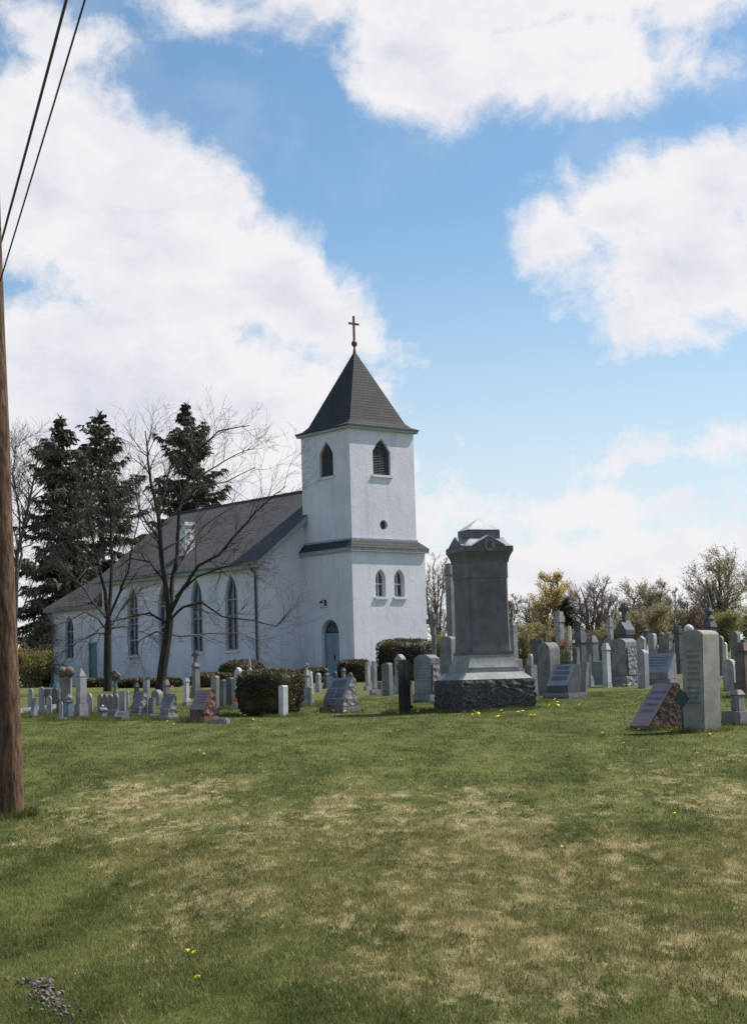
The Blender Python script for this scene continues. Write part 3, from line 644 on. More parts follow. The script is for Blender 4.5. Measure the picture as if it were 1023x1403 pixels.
def merge(o, mb, mat):
    """carved marks become faces of the stone's own mesh"""
    me = o.data
    if mat.name not in [q.name for q in me.materials]: me.materials.append(mat)
    mi = [q.name for q in me.materials].index(mat.name); bm = bmesh.new(); bm.from_mesh(me); vs = [bm.verts.new(v) for v in mb.v]
    for f in mb.f:
        nf = bm.faces.new([vs[i] for i in f]); nf.material_index = mi
    bm.normal_update(); bm.to_mesh(me); bm.free(); return o
def lines(root, w, y, z0, z1, n, seed, mat='engrave', name='inscription'):
    """rows of worn, unreadable carved marks on the face towards -y"""
    rd = random.Random(seed); m = MB(); dz = (z1 - z0) / n
    for i in range(n):
        zz = z0 + (i + 0.25) * dz; L = w * rd.uniform(0.55, 0.95); x = -L / 2
        while x < L / 2:
            l = rd.uniform(0.25, 0.8) * dz; m.box(x, min(x + l, L / 2 + l), y - 0.002, y + 0.004, zz, zz + dz * rd.uniform(0.32, 0.5)); x += l + dz * rd.uniform(0.12, 0.3)
    return merge(root, m, MAT[mat])
def b_tablet(root, w, t, H, mat, top='round', base=False, text=0, lean=0.0, edge=None, hb=None, **k):
    z = 0
    if base:
        z = hb if hb else min(0.22, H * 0.16); m = MB(); m.box(-w * 0.62, w * 0.62, -t * 0.5 - 0.09, t * 0.5 + 0.09, -0.08, z); part(m, 'base', MAT[k.get('bmat', mat)], root, 0.015)
    m = MB(); m.prism([(a, b + z + (0.001 if base else -0.12 * (b == 0))) for a, b in outline(top, w, H - z)], -t / 2, t / 2)
    h = part(m, 'headstone', MAT[mat], root, 0.012, smooth=True)
    if edge:   # rock-pitched sides and top
        m = MB(); pts = outline(top, w + 0.05, H - z + 0.015)
        for s in (-1, 1):
            m = MB(); m.box(s * (w / 2 + 0.002) if s > 0 else -w / 2 - 0.035, w / 2 + 0.035 if s > 0 else -w / 2 - 0.002, -t * 0.4, t * 0.4, z + 0.02, H * 0.82)
            part(m, 'rough_side', MAT[edge], root, 0.02)
    if text: lines(h, w * 0.85, -t / 2, z + (H - z) * 0.3, z + (H - z) * 0.85, text, int(w * 1e4))
    if lean: root.rotation_euler.x = lean
def b_slant(root, w, t, H, mat, face='polgranite', base=True, panels=None, bmat=None, rock='rockgrey', top=0.34, nose=0.24, **k):
    z = 0
    if base:
        z = H * 0.17; m = MB(); m.box(-w * 0.62, w * 0.62, -t * 0.64, t * 0.64, -0.1, z); part(m, 'base', MAT[bmat or mat], root, 0.02)
    h = H - z; D = t; n = nose * h
    pr = [(-D / 2, 0), (D / 2, 0), (D / 2, h * 0.93), (D / 2 - 0.04, h), (D / 2 - top * D, h), (-D / 2, n)]
    m = MB(); m.prism([(a, b + z + 0.001) for a, b in pr], -w / 2, w / 2, 'x')
    body = part(m, 'headstone', MAT[rock], root, 0.015)
    y0, z0, y1, z1 = -D / 2, n + z, D / 2 - top * D, h + z; L = math.hypot(y1 - y0, z1 - z0); ux, uz = (y1 - y0) / L, (z1 - z0) / L; nx_, nz_ = -uz, ux
    def fp(s0, s1, q0, q1, th0, th1, mb):
        vs = []
        for th_ in (th0, th1):
            for (q, s) in ((q0, s0), (q1, s0), (q1, s1), (q0, s1)): vs.append((q, y0 + ux * s * L + nx_ * th_, z0 + uz * s * L + nz_ * th_))
        mb.add(vs, [(3, 2, 1, 0), (4, 5, 6, 7), (0, 1, 5, 4), (1, 2, 6, 5), (2, 3, 7, 6), (3, 0, 4, 7)])
    m = MB(); fp(0.02, 0.985, -w * 0.49, w * 0.49, -0.01, 0.006, m); pf = part(m, 'polished_face', MAT[face], root, 0.003)
    if panels:
        for (s0, s1, q0, q1) in panels: m = MB(); fp(s0, s1, q0 * w, q1 * w, 0.0065, 0.010, m); m.build('name_plate', MAT['engrave'], root)
    else:
        m = MB(); rd = random.Random(int(w * 1e4))
        for i in range(4):
            s = 0.75 - i * 0.14; q = -0.34 * w
            while q < 0.34 * w: l = rd.uniform(0.03, 0.08) * w; fp(s, s + 0.06, q, q + l, 0.0065, 0.009, m); q += l + 0.02 * w
        merge(pf, m, MAT['engrave'])
def b_finial(root, kind, z, s, mat, par=None):
    m = MB()
    if kind == 'cross':
        m.box(-s * .13, s * .13, -s * .11, s * .11, z, z + s); m.box(-s * .4, -s * .1301, -s * .10, s * .10, z + s * .52, z + s * .76); m.box(s * .1301, s * .4, -s * .10, s * .10, z + s * .52, z + s * .76)
        return part(m, 'cross', mat, root, s * 0.02)
    if kind == 'urn':
        m.lathe([(s * .16, z), (s * .18, z + s * .06), (s * .08, z + s * .14), (s * .12, z + s * .24), (s * .30, z + s * .45), (s * .34, z + s * .62), (s * .22, z + s * .72), (s * .26, z + s * .78), (s * .14, z + s * .88), (s * .03, z + s)], 14)
        return part(m, 'urn', mat, root, 0, True)
    if kind == 'ball':
        m.lathe([(s * .2, z)] + [(max(0.01, s * .48 * math.sin(PI * i / 10)), z + s * .5 - s * .48 * math.cos(PI * i / 10)) for i in range(1, 10)] + [(0.005, z + s * .98)], 14)
        return part(m, 'ball', mat, root, 0, True)
    if kind == 'spike':
        m.lathe([(s * .2, z), (s * .10, z + s * .15), (s * .15, z + s * .3), (s * .06, z + s * .45), (s * .09, z + s * .6), (0.006, z + s)], 10); return part(m, 'finial', mat, root, 0, True)
    if kind == 'figure':
        m.lathe([(s * .20, z), (s * .22, z + s * .08), (s * .13, z + s * .3), (s * .2, z + s * .55), (s * .22, z + s * .68), (s * .08, z + s * .76), (s * .11, z + s * .85), (s * .1, z + s * .95), (s * .02, z + s)], 12); return part(m, 'statue', mat, root, 0, True)
def b_pillar(root, w, t, H, mat, cap='pyr', finial=None, fh=0.0, base=2, basef=0.28, taper=0.06, capf=0.16, fmat=None, sw=0.72, bmat=None, text=0, **k):
    """stepped plinth, tapered square die, cap, finial"""
    Mt = MAT[mat]; Hb = (H - fh) * basef; z = -0.08
    for i in range(base):
        f = 1 - i * (1 - sw) / max(1, base) * 0.8; z2 = Hb * (i + 1) / base
        m = MB(); m.box(-w / 2 * f, w / 2 * f, -t / 2 * f, t / 2 * f, z, z2); part(m, 'base', MAT[bmat or mat] if i == 0 else Mt, root, 0.015); z = z2 + 0.001
    zc = H - fh - (H - fh) * capf; sx, sy = w * sw / 2, t * sw / 2
    m = MB(); m.box(-sx, sx, -sy, sy, z, zc, sx * taper, sy * taper); dieo = part(m, 'die', Mt, root, 0.015)
    z = zc + 0.001; zt = H - fh
    ex = 1.0 if cap in ('pyr0',) else 1.16; cx_, cy_ = sx * ex, sy * ex; m = MB()
    if cap in ('pyr', 'pyr0'):
        if cap == 'pyr0': cx_, cy_ = sx * (1 - taper), sy * (1 - taper); m.pyr(-cx_, cx_, -cy_, cy_, z, zt)
        else: m.box(-cx_, cx_, -cy_, cy_, z, z + (zt - z) * .3); m.pyr(-cx_, cx_, -cy_, cy_, z + (zt - z) * .3 + 0.001, zt)
    elif cap == 'gable': m.prism([(-cx_, z), (cx_, z), (cx_, z + (zt - z) * .35), (0, zt), (-cx_, z + (zt - z) * .35)], -cy_, cy_)
    elif cap == 'flat': m.box(-cx_, cx_, -cy_, cy_, z, z + (zt - z) * .6); m.box(-cx_ * .8, cx_ * .8, -cy_ * .8, cy_ * .8, z + (zt - z) * .6 + 0.001, zt)
    elif cap == 'slope': m.box(-cx_, cx_, -cy_, cy_, z, zt, cx_ * .45, cy_ * .45)
    if m.v: part(m, 'cap', Mt, root, 0.01)
    if finial == 'two':
        for s in (-1, 1):
            mm_ = MB(); q = sx * .62; fz = zt; mm_.lathe([(fh * .3, fz), (fh * .5, fz + fh * .3), (fh * .45, fz + fh * .7), (0.01, fz + fh)], 10, s * q); part(mm_, 'finial', MAT[fmat or mat], root, 0, True)
    elif finial == 'three':
        for q in (-1, 0, 1):
            mm_ = MB(); f2 = fh * (1 if q == 0 else .75); mm_.lathe([(f2 * .28, zt), (f2 * .36, zt + f2 * .3), (f2 * .2, zt + f2 * .5), (0.008, zt + f2)], 10, q * sx * .75); part(mm_, 'finial', MAT[fmat or mat], root, 0, True)
    elif finial: b_finial(root, finial, zt - 0.01, fh, MAT[fmat or mat])
    if text: lines(dieo, sx * 1.7, -sy - 0.002, Hb + (zc - Hb) * .3, zc * .95, text, int(w * 1e4))
def b_column(root, w, t, H, mat, finial='ball', fh=0.3, base=1, cr=0.26, fmat=None, **k):
    Mt = MAT[mat]; m = MB(); hb = (H - fh) * .22; m.box(-w / 2, w / 2, -w / 2, w / 2, -0.08, hb, w * .03, w * .03); part(m, 'base', Mt, root, 0.015)
    m = MB(); m.box(-w * .38, w * .38, -w * .38, w * .38, hb + .001, hb * 1.5, w * .05, w * .05); part(m, 'plinth', Mt, root, 0.01)
    m = MB(); z = hb * 1.5; zt = H - fh; m.lathe([(w * cr * 1.15, z), (w * cr, z + .05), (w * cr * .85, zt - .06), (w * cr * 1.15, zt - .02), (w * cr * 1.15, zt)], 16); part(m, 'shaft', Mt, root, 0, True)
    if finial: b_finial(root, finial, zt - 0.005, fh, MAT[fmat or mat])
def b_cross(root, w, t, H, mat, hb=0.35, **k):
    Mt = MAT[mat]; z = H * hb; m = MB(); m.box(-w * .5, w * .5, -w * .4, w * .4, -0.08, z * .5); part(m, 'base', Mt, root, 0.015)
    m = MB(); m.box(-w * .36, w * .36, -w * .28, w * .28, z * .5 + .001, z, w * .06, w * .05); part(m, 'plinth', Mt, root, 0.015)
    s = H - z; m = MB(); a = w * .13; m.box(-a, a, -a * .8, a * .8, z + .001, H); m.box(-w * .5, -a - .0005, -a * .75, a * .75, z + s * .62, z + s * .62 + 2 * a); m.box(a + .0005, w * .5, -a * .75, a * .75, z + s * .62, z + s * .62 + 2 * a); part(m, 'cross', Mt, root, 0.01)
def b_two_ball(root, w, t, H, mat, **k):
    Mt = MAT[mat]; m = MB(); m.box(-w * .55, w * .55, -t * .6, t * .6, -.08, H * .12); part(m, 'base', Mt, root)
    m = MB(); m.box(-w * .42, w * .42, -t * .42, t * .42, H * .121, H * .78); part(m, 'die', Mt, root)
    for s in (-1, 1):
        m = MB(); z = H * .781; r = H * .11; m.lathe([(r * .7, z)] + [(max(.01, r * math.sin(PI * i / 10)), z + r * .95 - r * math.cos(PI * i / 10)) for i in range(1, 10)] + [(.01, z + r * 1.94)], 14, s * w * .27); part(m, 'ball', MAT['brown'] if s else Mt, root, 0, True)
BUILD = dict(tablet=b_tablet, slant=b_slant, pillar=b_pillar, column=b_column, cross=b_cross, twoball=b_two_ball)
names = dict(tablet='headstone_marker', slant='slant_gravestone', pillar='pillar_monument', column='column_monument', cross='cross_monument', twoball='double_urn_monument')
cats = dict(tablet='gravestone', slant='gravestone', pillar='grave monument', column='grave monument', cross='grave cross', twoball='grave monument')
kk = dict(tablet=0.22, slant=0.62, pillar=1.0, column=1.0, cross=0.8, twoball=0.7)
occupied = []
def grave(kind, x0, x1, yt, yb, mat, label, d=None, k=None, rot=None, **opt):
    xc = (x0 + x1) / 2
    if d is None: d = ground_hit(xc, yb)
    r = ray(xc, yb); p = Vector((r.x * d, d, 0)); p.z = gz(p.x, p.y)
    H = EYE + ray(xc, yt).z * d - p.z
    k = kk[kind] if k is None else k; tw = (x1 - x0) / F * d; th = TH if rot is None else R(rot)
    ea = -th - math.atan(r.x); w = tw / (abs(math.cos(ea)) + abs(math.sin(ea)) * k); t_ = k * w
    if kind == 'tablet' and opt.get('base'): w /= 1.15; t_ /= 1.15
    if kind == 'slant' and opt.get('base', True): w /= 1.18; t_ /= 1.18
    rd = random.Random(int(x0 * 7 + yt)); root = empty(names[kind], p, th + R(rd.uniform(-3, 3)))
    tag(root, label, cats[kind], 'gravestones in the churchyard')
    BUILD[kind](root, w, t_, H, mat, **opt)
    if kind in ('tablet',) and not opt.get('lean'): root.rotation_euler.x = R(rd.uniform(-2, 2)); root.rotation_euler.y = R(rd.uniform(-1.2, 1.2))
    return root
G = grave
# --- far left
G('tablet', 38, 46, 943, 972, 'marble', 'pale narrow tablet leaning a little, nearest the utility pole', top='round')
G('slant', 42, 52, 956, 973, 'marble', 'low pale slanted block right beside the narrow tablet nearest the utility pole', d=35.5, face='marble', rock='marble', base=False)
G('tablet', 53, 61, 941, 972, 'marble', 'pale round-topped tablet, second one to the right of the utility pole', top='seg', d=36.5)
G('tablet', 60, 71, 944, 966, 'darkgranite', 'dark wide tablet in the shade right behind the pale tablets near the pole', top='flat', d=42)
G('tablet', 71, 82, 943, 966, 'darkgranite', 'dark square tablet at the foot of the spruces by the church corner', top='lowpeak', d=44)
G('tablet', 56, 63, 953, 968, 'slate', 'small low grey tablet tucked between the two rows by the spruces', top='round', d=38.5)
G('tablet', 73, 83, 936, 960, 'zinc', 'small blue-grey block in front of the rear church corner', top='flat', d=48, k=.6)
G('tablet', 64, 72, 953, 981, 'marble', 'thin pale tablet standing alone in front of the dark tablets', top='round')
G('tablet', 77, 84, 955, 980, 'brown', 'thin brownish tablet with rounded top at the left edge of the crowded cluster', top='round')
G('tablet', 80, 88, 961, 987, 'marble', 'short pinkish-white tablet on a small base left of the blue-grey pedestal', top='round', base=True)
G('pillar', 87, 102, 949, 986, 'zinc', 'blue-grey metal pedestal topped with three small pale knobs', cap='flat', finial='three', fh=.13, fmat='marble', sw=.9, taper=.02, basef=.12, base=1)
G('twoball', 82, 101, 913, 974, 'slate', 'dark brown monument topped by two round stone balls side by side', d=36.5, rot=-5)
G('pillar', 102, 122, 913, 985, 'marble', 'tall pale marble pillar with a sharply pointed cap and sloped plinth, left group', cap='pyr0', base=1, basef=.29, taper=.03, capf=.2, sw=.8)
G('tablet', 119, 129, 950, 978, 'marble', 'pale tablet immediately right of the tall pointed marble pillar', top='shoulder')
for i, (a, b_, w_) in enumerate(((134, 144.5, 'leftmost'), (141, 150.5, 'second'), (147.5, 157, 'third'), (154, 164, 'rightmost'))):
    G('tablet', a, b_, 951, 976, 'slate', '%s of four grey round-topped tablets packed shoulder to shoulder' % w_, top='round', k=.35, d=36 - i * .7)
G('pillar', 133, 149, 965, 986, 'slate', 'small dark gabled block with a white knob in front of the four packed tablets', cap='gable', sw=.85, basef=.15, base=1, finial='ball', fh=.06, fmat='white', capf=.3)
G('slant', 150, 163, 971, 986, 'brown', 'small pinkish-brown slanted stone low in front of the packed tablets', face='polpink', rock='pink', base=False)
G('tablet', 163, 174, 947, 980, 'marble', 'tall rectangular light grey tablet just right of the four packed tablets', top='flat', k=.3)
G('tablet', 173, 178, 946, 972, 'marble', 'sliver of a thin white tablet seen edge-on behind the rectangular grey tablet', top='round', k=.5, d=39)
G('slant', 156, 178, 975, 987, 'granite', 'low wide granite slant block in the front row before the rectangular tablet', face='granite', rock='granite', base=False, nose=.4)
G('slant', 177, 205, 947, 983, 'granite', 'large light grey slanted stone with rounded crest on a white base, front row left', face='granite', rock='rockgrey', bmat='marble')
G('tablet', 202, 215, 956, 982, 'granite', 'small square grey stone sharing the white base of the large slanted stone', top='flat', k=.5, base=True, bmat='marble', d=34)
G('slant', 217, 245, 951, 986, 'granite', 'grey sharp-crested slanted stone on a white base, right end of the left front row', face='granite', rock='rockgrey', bmat='marble', top=.12)
G('tablet', 207, 224, 945, 968, 'slate', 'broad grey round-topped stone behind and between the two slanted stones', top='round', d=41, k=.4)
G('pillar', 222, 235, 931, 966, 'slate', 'grey pillar with a chunky domed cap behind the right slanted stone', cap='slope', base=1, capf=.25, d=43, sw=.75)
G('tablet', 196, 206, 932, 955, 'marble', 'pale squared tablet in front of the long low hedge between the two bare trees', top='flat', d=48, k=.4)
G('pillar', 182, 193, 935, 956, 'darkgranite', 'small dark capped pillar before the hedge between the two bare trees', cap='slope', base=1, d=48, capf=.3)
G('column', 149, 168, 918, 955, 'slate', 'slim grey pedestal carrying a round pink flower ball beside the left bare tree', d=47, finial=None, cr=.2)
G('pillar', 259, 279, 890, 958, 'slate', 'tall weathered grey pillar with domed top and thin cross before the nave windows', d=47, cap='slope', base=3, basef=.3, capf=.12, finial='cross', fh=.38, sw=.62, taper=.08, fmat='darkgranite')
G('pillar', 249, 263, 929, 966, 'white', 'small white square pillar with rusty stained base left of the tall weathered pillar', cap='flat', base=2, bmat='pink', sw=.6, capf=.14, d=40)
G('slant', 257, 299, 945, 989, 'red', 'reddish granite slanted gravestone on a rough red base', face='polpink', rock='rockred', bmat='red')
G('tablet', 289, 301, 926, 981, 'tallstone', 'tall slim cream tablet with rounded top right behind the red slanted gravestone', top='seg', k=.5)
G('tablet', 300, 310, 931, 967, 'darkgranite', 'dark tablet with pale rounded top, left one of the dark pair', top='seg', k=.6, d=37.5)
G('tablet', 310, 324, 928, 966, 'darkgranite', 'dark broader tablet, right one of the dark pair beside the white gabled tablet', top='seg', k=.6, d=38)
G('tablet', 322, 334, 914, 969, 'white', 'white tablet with gabled peak behind the left end of the big clipped hedge', top='peak', k=.55, d=37)
G('pillar', 334, 352, 899, 955, 'marble', 'pale monument with three slim spires showing above the big clipped hedge', cap='flat', finial='spike', fh=.55, d=44, sw=.8)
G('tablet', 381.5, 395, 939, 978, 'white', 'stout white post-like marker standing in front of the big clipped hedge', top='seg', k=.9, d=ground_hit(388, 979) - .55)
G('pillar', 411, 431, 907, 962, 'marble', 'pale monument with flared base and small cross on top, right of the big hedge', d=38.5, cap='slope', finial='cross', fh=.2, sw=.5, base=2, basef=.35, taper=.15)
G('tablet', 420.5, 428, 941, 968, 'slate', 'small dark narrow tablet in front of the pale monument with flared base', top='seg', k=.5)
G('tablet', 424, 430, 920, 950, 'white', 'thin white round-topped tablet just behind the monument with flared base', top='round', k=.8, d=48)
G('tablet', 432, 441, 922, 947, 'marble', 'round-topped white edged tablet between the flared monument and the church door', top='round', k=.8, d=50)
G('pillar', 441, 454, 915, 943, 'darkgranite', 'dark stone with a small knob in front of the church door, left one', d=56, cap='slope', finial='ball', fh=.17)
G('tablet', 455, 463, 920, 940, 'darkgranite', 'dark tablet before the right half of the church door', top='shoulder', d=58, k=.5)
G('pillar', 466, 476, 915, 941, 'slate', 'grey capped stone showing behind the crest of the slanted stone with name plates', d=53, cap='slope')
G('tablet', 475, 484, 921, 940, 'slate', 'small grey tablet behind the right shoulder of the stone with name plates', d=55, top='shoulder')
G('slant', 439, 493, 929, 976, 'granite', 'light grey slanted gravestone with three engraved name plates on a wide base', face='polgranite', rock='rockgrey', bmat='granite',
  panels=((.08, .50, -.42, -.03), (.08, .50, .03, .42), (.56, .92, -.34, .34)))
G('tablet', 500, 509.5, 907, 946, 'marble', 'left of two thin pale tablets standing close together before the low hedge', top='flat', k=1.2, base=True)
G('tablet', 508.5, 518, 906, 946, 'marble', 'right of two thin pale tablets standing close together before the low hedge', top='flat', k=1.2, base=True, d=45)
G('tablet', 516, 525, 934, 951, 'slate', 'very small grey marker right of the two thin pale tablets', top='flat', k=.6)
G('tablet', 523, 539, 908, 948, 'slate', 'greenish-grey tablet with softly rounded top in front of the square hedge', top='seg', k=.55, d=44)
G('slant', 526, 549, 926, 951, 'granite', 'light slanted block low in front of the greenish-grey tablet', face='granite', rock='granite', bmat='marble')
G('tablet', 541, 557, 896, 948, 'marble', 'pale marble tablet with a pointed gable top left of the black pillar', top='peak', k=.6, d=45)
G('slant', 554, 567, 932, 974, 'brown', 'light brown little stone on a dark base leaning against the black pillar', d=33.5, face='pink', bmat='black', rock='pink')
G('pillar', 545.5, 564, 904, 977, 'black', 'narrow black polished pillar with a smaller block on top, left of the big monument', cap='flat', capf=.20, sw=.96, basef=.05, base=1, taper=0.0, k=.8)
G('tablet', 564, 606, 897, 962, 'granite', 'large thick granite stone with low peak and rough right side, left of the big monument', top='lowpeak', k=.5, base=True, edge='rockgrey', text=7)
G('column', 584, 608, 841, 945, 'slate', 'grey pedestal monument with carved cross top between the church and the big monument', d=48, finial='cross', fh=.62, cr=.2)
G('tablet', 604, 627, 872, 950, 'slate', 'blotchy rounded-top stone half hidden behind the left side of the big monument', d=42, top='seg', k=.5)
G('column', 612, 624, 921, 945, 'white', 'small white stone urn at the left foot of the big monument', d=37, finial='urn', fh=.22, cr=.25)
G('pillar', 612, 631, 772, 945, 'granite', 'tall slender grey obelisk right behind the left edge of the big monument', d=44, cap='flat', capf=.09, base=2, basef=.16, sw=.8, taper=.04)
# --- right of the big monument
G('pillar', 692, 716, 846, 920, 'granite', 'grey pillar with pyramid top close behind the right edge of the big monument', d=46, cap='pyr0', base=2, basef=.28, sw=.62, taper=.1, capf=.12)
G('tablet', 699, 721, 903, 965, 'granite', 'grey tilted slab right against the right side of the big monument', top='flat', k=.9, d=36, lean=R(5))
G('tablet', 720, 738, 911, 957, 'granite', 'short grey slab with a bright sloping top, right of the big monument', top='flat', k=1.0, d=36)
G('tablet', 724, 732, 896, 930, 'marble', 'small pale rounded tablet peeping over the short grey slab', top='round', k=.7, d=44)
G('tablet', 727, 747, 876, 935, 'darkgranite', 'dark square-topped slab behind the large round-topped stone', top='flat', k=.3, d=48)
G('tablet', 738, 769, 880, 955, 'slate', 'large thick dark stone with full round top and bright edge, right of the monument', top='round', k=.9, d=40.5)
G('pillar', 736, 746, 897, 945, 'slate', 'narrow grey pillar in front of the dark square-topped slab', cap='slope', k=1, d=42, capf=.1)
G('slant', 744, 800, 910, 957, 'darkgranite', 'dark grey slanted gravestone with pale engraved face, right of the large round-topped stone', face='polgranite', rock='darkgranite', bmat='granite', panels=((.25, .45, -.38, .38), (.5, .68, -.38, .38), (.74, .9, -.3, .3)))
G('tablet', 793, 805, 907, 948, 'granite', 'thin tilted grey slab right behind the dark slanted gravestone', top='flat', k=.7, lean=R(-7), d=38.5)
G('pillar', 759, 777, 838, 910, 'marble', 'tall white capped square column beyond the round-topped stone', d=62, cap='flat', sw=.75, taper=.02)
G('cross', 772, 792, 858, 922, 'white', 'white stone cross with short arms in the back rows by the dark spruce', d=55, hb=.2)
G('pillar', 786, 806, 860, 918, 'darkgranite', 'bulky dark block with a pale hipped top in the back rows', d=60, cap='slope', sw=.95, basef=.08, base=1, taper=0, capf=.3)
G('tablet', 785, 796, 887, 932, 'slate', 'narrow grey tablet standing just above the crest of the dark slanted gravestone', d=44, top='flat', k=.9)
G('column', 802, 814, 882, 924, 'marble', 'slender white column with small flat capital and square foot', d=47, finial=None, cr=.2)
G('pillar', 803, 821, 871, 916, 'slate', 'broad grey block with a bright flat top behind the slender white column', d=56, cap='slope', sw=.95, basef=.1, taper=0)
G('tablet', 820, 832, 874, 915, 'darkgranite', 'dark grey tablet with bright flat top left of the tall square column', d=58, top='flat', k=.7)
G('pillar', 824, 838, 881, 926, 'white', 'white pillar with sloped shoulders standing left of the large thick granite stone', d=46, cap='slope', sw=.9, basef=.1)
G('pillar', 829, 845, 848, 908, 'marble', 'tall pale square column with flat projecting top right of the bare purple-brown tree', d=57, cap='flat', sw=.62, taper=.02, capf=.14)
G('tablet', 812, 834, 906, 928, 'granite', 'long low grey block lying behind the white pillar with sloped shoulders', d=49, top='flat', k=.5)
G('pillar', 845, 870, 826, 905, 'darkgranite', 'dark gabled monument topped by a dark stone cross against the trees', d=58, cap='gable', finial='cross', fh=.62, sw=.95, basef=.1, taper=0, capf=.26)
G('tablet', 833, 878, 875, 940, 'slate', 'large thick granite stone on a rough pale base with yellow flowers at its foot', top='seg', k=.75, base=True, bmat='rockgrey', edge='rockgrey', hb=.28)
G('tablet', 873, 889, 890, 935, 'marble', 'rounded marble tablet with bright edge between the thick stone and the wide slant', top='round', k=.7, d=44)
G('slant', 874, 931, 895, 938, 'polgranite', 'wide smooth lavender-grey slanted stone in the middle of the right side', face='polgranite', rock='granite', bmat='granite', top=.2, k=.45)
G('tablet', 888, 901, 868, 898, 'marble', 'pale rounded tablet in the back rows left of the wide stone with two knobs', top='seg', k=.7, d=60)
G('column', 880, 890, 857, 895, 'darkgranite', 'small dark stone figure on a pedestal in the back rows', d=64, finial='figure', fh=.6)
G('tablet', 873, 886, 871, 905, 'marble', 'pointed pale tablet partly hidden behind the rounded marble tablet', top='peak', k=.5, d=57)
G('pillar', 902, 922, 866, 898, 'granite', 'wide grey stone with two small knobs on its top corners', d=60, cap='flat', finial='two', fh=.15, sw=.95, basef=.1, taper=0, k=.5, capf=.05)
G('pillar', 923, 936, 857, 897, 'darkgranite', 'dark flat-topped block just left of the tall leaning marble slab', d=62, cap='flat', sw=.9)
G('column', 938, 951, 855, 895, 'slate', 'grey pedestal with a pale ball on top peeking over the tall leaning slab', d=60, finial='ball', fh=.4, cr=.3, fmat='white')
G('pillar', 959, 988, 812, 900, 'darkgranite', 'dark stepped monument with a tall spire against the trees at the far right', d=62, cap='slope', finial='spike', fh=1.0, base=3, basef=.4, sw=.65)
G('tablet', 936, 987, 863, 1001, 'tallstone', 'tall thick weathered marble slab with curved top and carved inscription, nearest at right', top='seg', k=.80, rot=-58)
G('tablet', 979, 992, 871, 898, 'slate', 'small rounded stone just right of the top of the tall marble slab', top='round', k=.5, d=56)
G('tablet', 1000, 1014, 865, 897, 'slate', 'thick round-topped stone with white edge in the back right corner', top='round', k=.8, d=52)
G('tablet', 990, 1011, 903, 935, 'marble', 'low rounded marble tablet between the tall slab and the right edge', top='round', k=.5, d=40)
G('pillar', 1004, 1036, 880, 955, 'brown', 'dark brown capped pillar at the right edge of the view', d=35, cap='slope', base=2, sw=.75, basef=.28)
G('pillar', 989, 1035, 945, 1003, 'granite', 'low grey block carrying a short post at the lower right edge', d=26.5, cap='slope', base=1, basef=.38, sw=.45)
G('slant', 862, 934, 936, 999, 'polpink', 'large pinkish slanted gravestone with rough dark sides in front of the tall marble slab', face='polpink', rock='rockred', base=False, top=.2, nose=.06, k=1.15, rot=-66)

# rows behind the church-side monument and in the back right
for (x0, x1, yt, d, mt, lab, tp) in ((838, 848, 889, 66, 'slate', 'tiny grey stone low behind the thick granite stone', 'round'), (915, 925, 880, 70, 'slate', 'tiny grey tablet right behind the wide stone with two knobs', 'flat'), (988, 996, 880, 66, 'white', 'tiny white tablet in the distance near the right edge', 'round'),
    (686, 692, 880, 60, 'slate', 'small far grey tablet directly behind the shaft of the big monument', 'round'), (745, 752, 868, 75, 'darkgranite', 'small far dark stone left of the tall white capped column', 'flat'), (1014, 1024, 876, 62, 'darkgranite', 'dark far tablet cut by the right edge of the view', 'seg')):
    G('tablet', x0, x1, yt, 900, mt, lab, d=d, top=tp, k=.5)

# writing on the tall slab
tall = [o for o in bpy.data.objects if o.get('label', '').startswith('tall thick weathered')][0]
hs = [c for c in tall.children if c.name.startswith('headstone')][0]
hw = max(v.co.x for v in hs.data.vertices); hy = min(v.co.y for v in hs.data.vertices); hh = max(v.co.z for v in hs.data.vertices)
lines(hs, hw * 1.5, hy - 0.003, hh * .25, hh * .45, 4, 5); lines(hs, hw * 1.4, hy - 0.003, hh * .48, hh * .82, 6, 9)
m = MB(); slab(m, circ(0, hh * .90, hw * .22, 16), -0.01, 0.0, lambda a, b, k: (a, hy - 0.003 + k * .5, b)); m.build('emblem', MAT['engrave'], tall)

# flower ball on the slim pedestal
fp = [o for o in bpy.data.objects if o.get('label', '').startswith('slim grey pedestal')][0]
def flowers(name, loc, r, cols, n, label, cat, parent_free=True):
    V = []; mi = []
    for i in range(n):
        d = Vector((random.gauss(0, 1), random.gauss(0, 1), random.gauss(0, 1))).normalized() * r * random.uniform(.5, 1); s = r * .28
        a = d.cross(Vector((.3, .2, .9))).normalized() * s; b_ = d.cross(a).normalized() * s
        V += [d + a, d + b_, d - a, d - b_]; mi.append(random.randrange(len(cols)))
    o = raw(name, [tuple(v) for v in V], np.arange(4 * n).reshape(n, 4), cols, midx=mi); o.location = loc
    return tag(o, label, cat)
GREENL = plain('flower_leaves', (0.03, 0.07, 0.02), .7)
fz = max((c.matrix_basis @ Vector(b_)).z for c in fp.children for b_ in c.bound_box)
flowers('flower_ball', fp.location + Vector((0, 0, fz + .12)), .17, [plain('pink_petals', (.30, .13, .22)), plain('mauve_petals', (.16, .08, .14)), GREENL], 130, 'round pink and mauve flower ball on the slim grey pedestal', 'flowers')
p = at(326, 957, 36.2); flowers('flower_bunch', p, .12, [plain('red_petals', (.62, .05, .03)), plain('orange_petals', (.6, .12, .04))], 90, 'bright red flower bunch at the foot of the white gabled tablet', 'flowers')
p = at(236, 942, 41); flowers('flower_bunch', p, .07, [plain('white_petals', (.7, .68, .66)), plain('orange_petals_pale', (.6, .2, .08))], 40, 'tiny white and orange flowers right of the domed grey pillar', 'flowers')

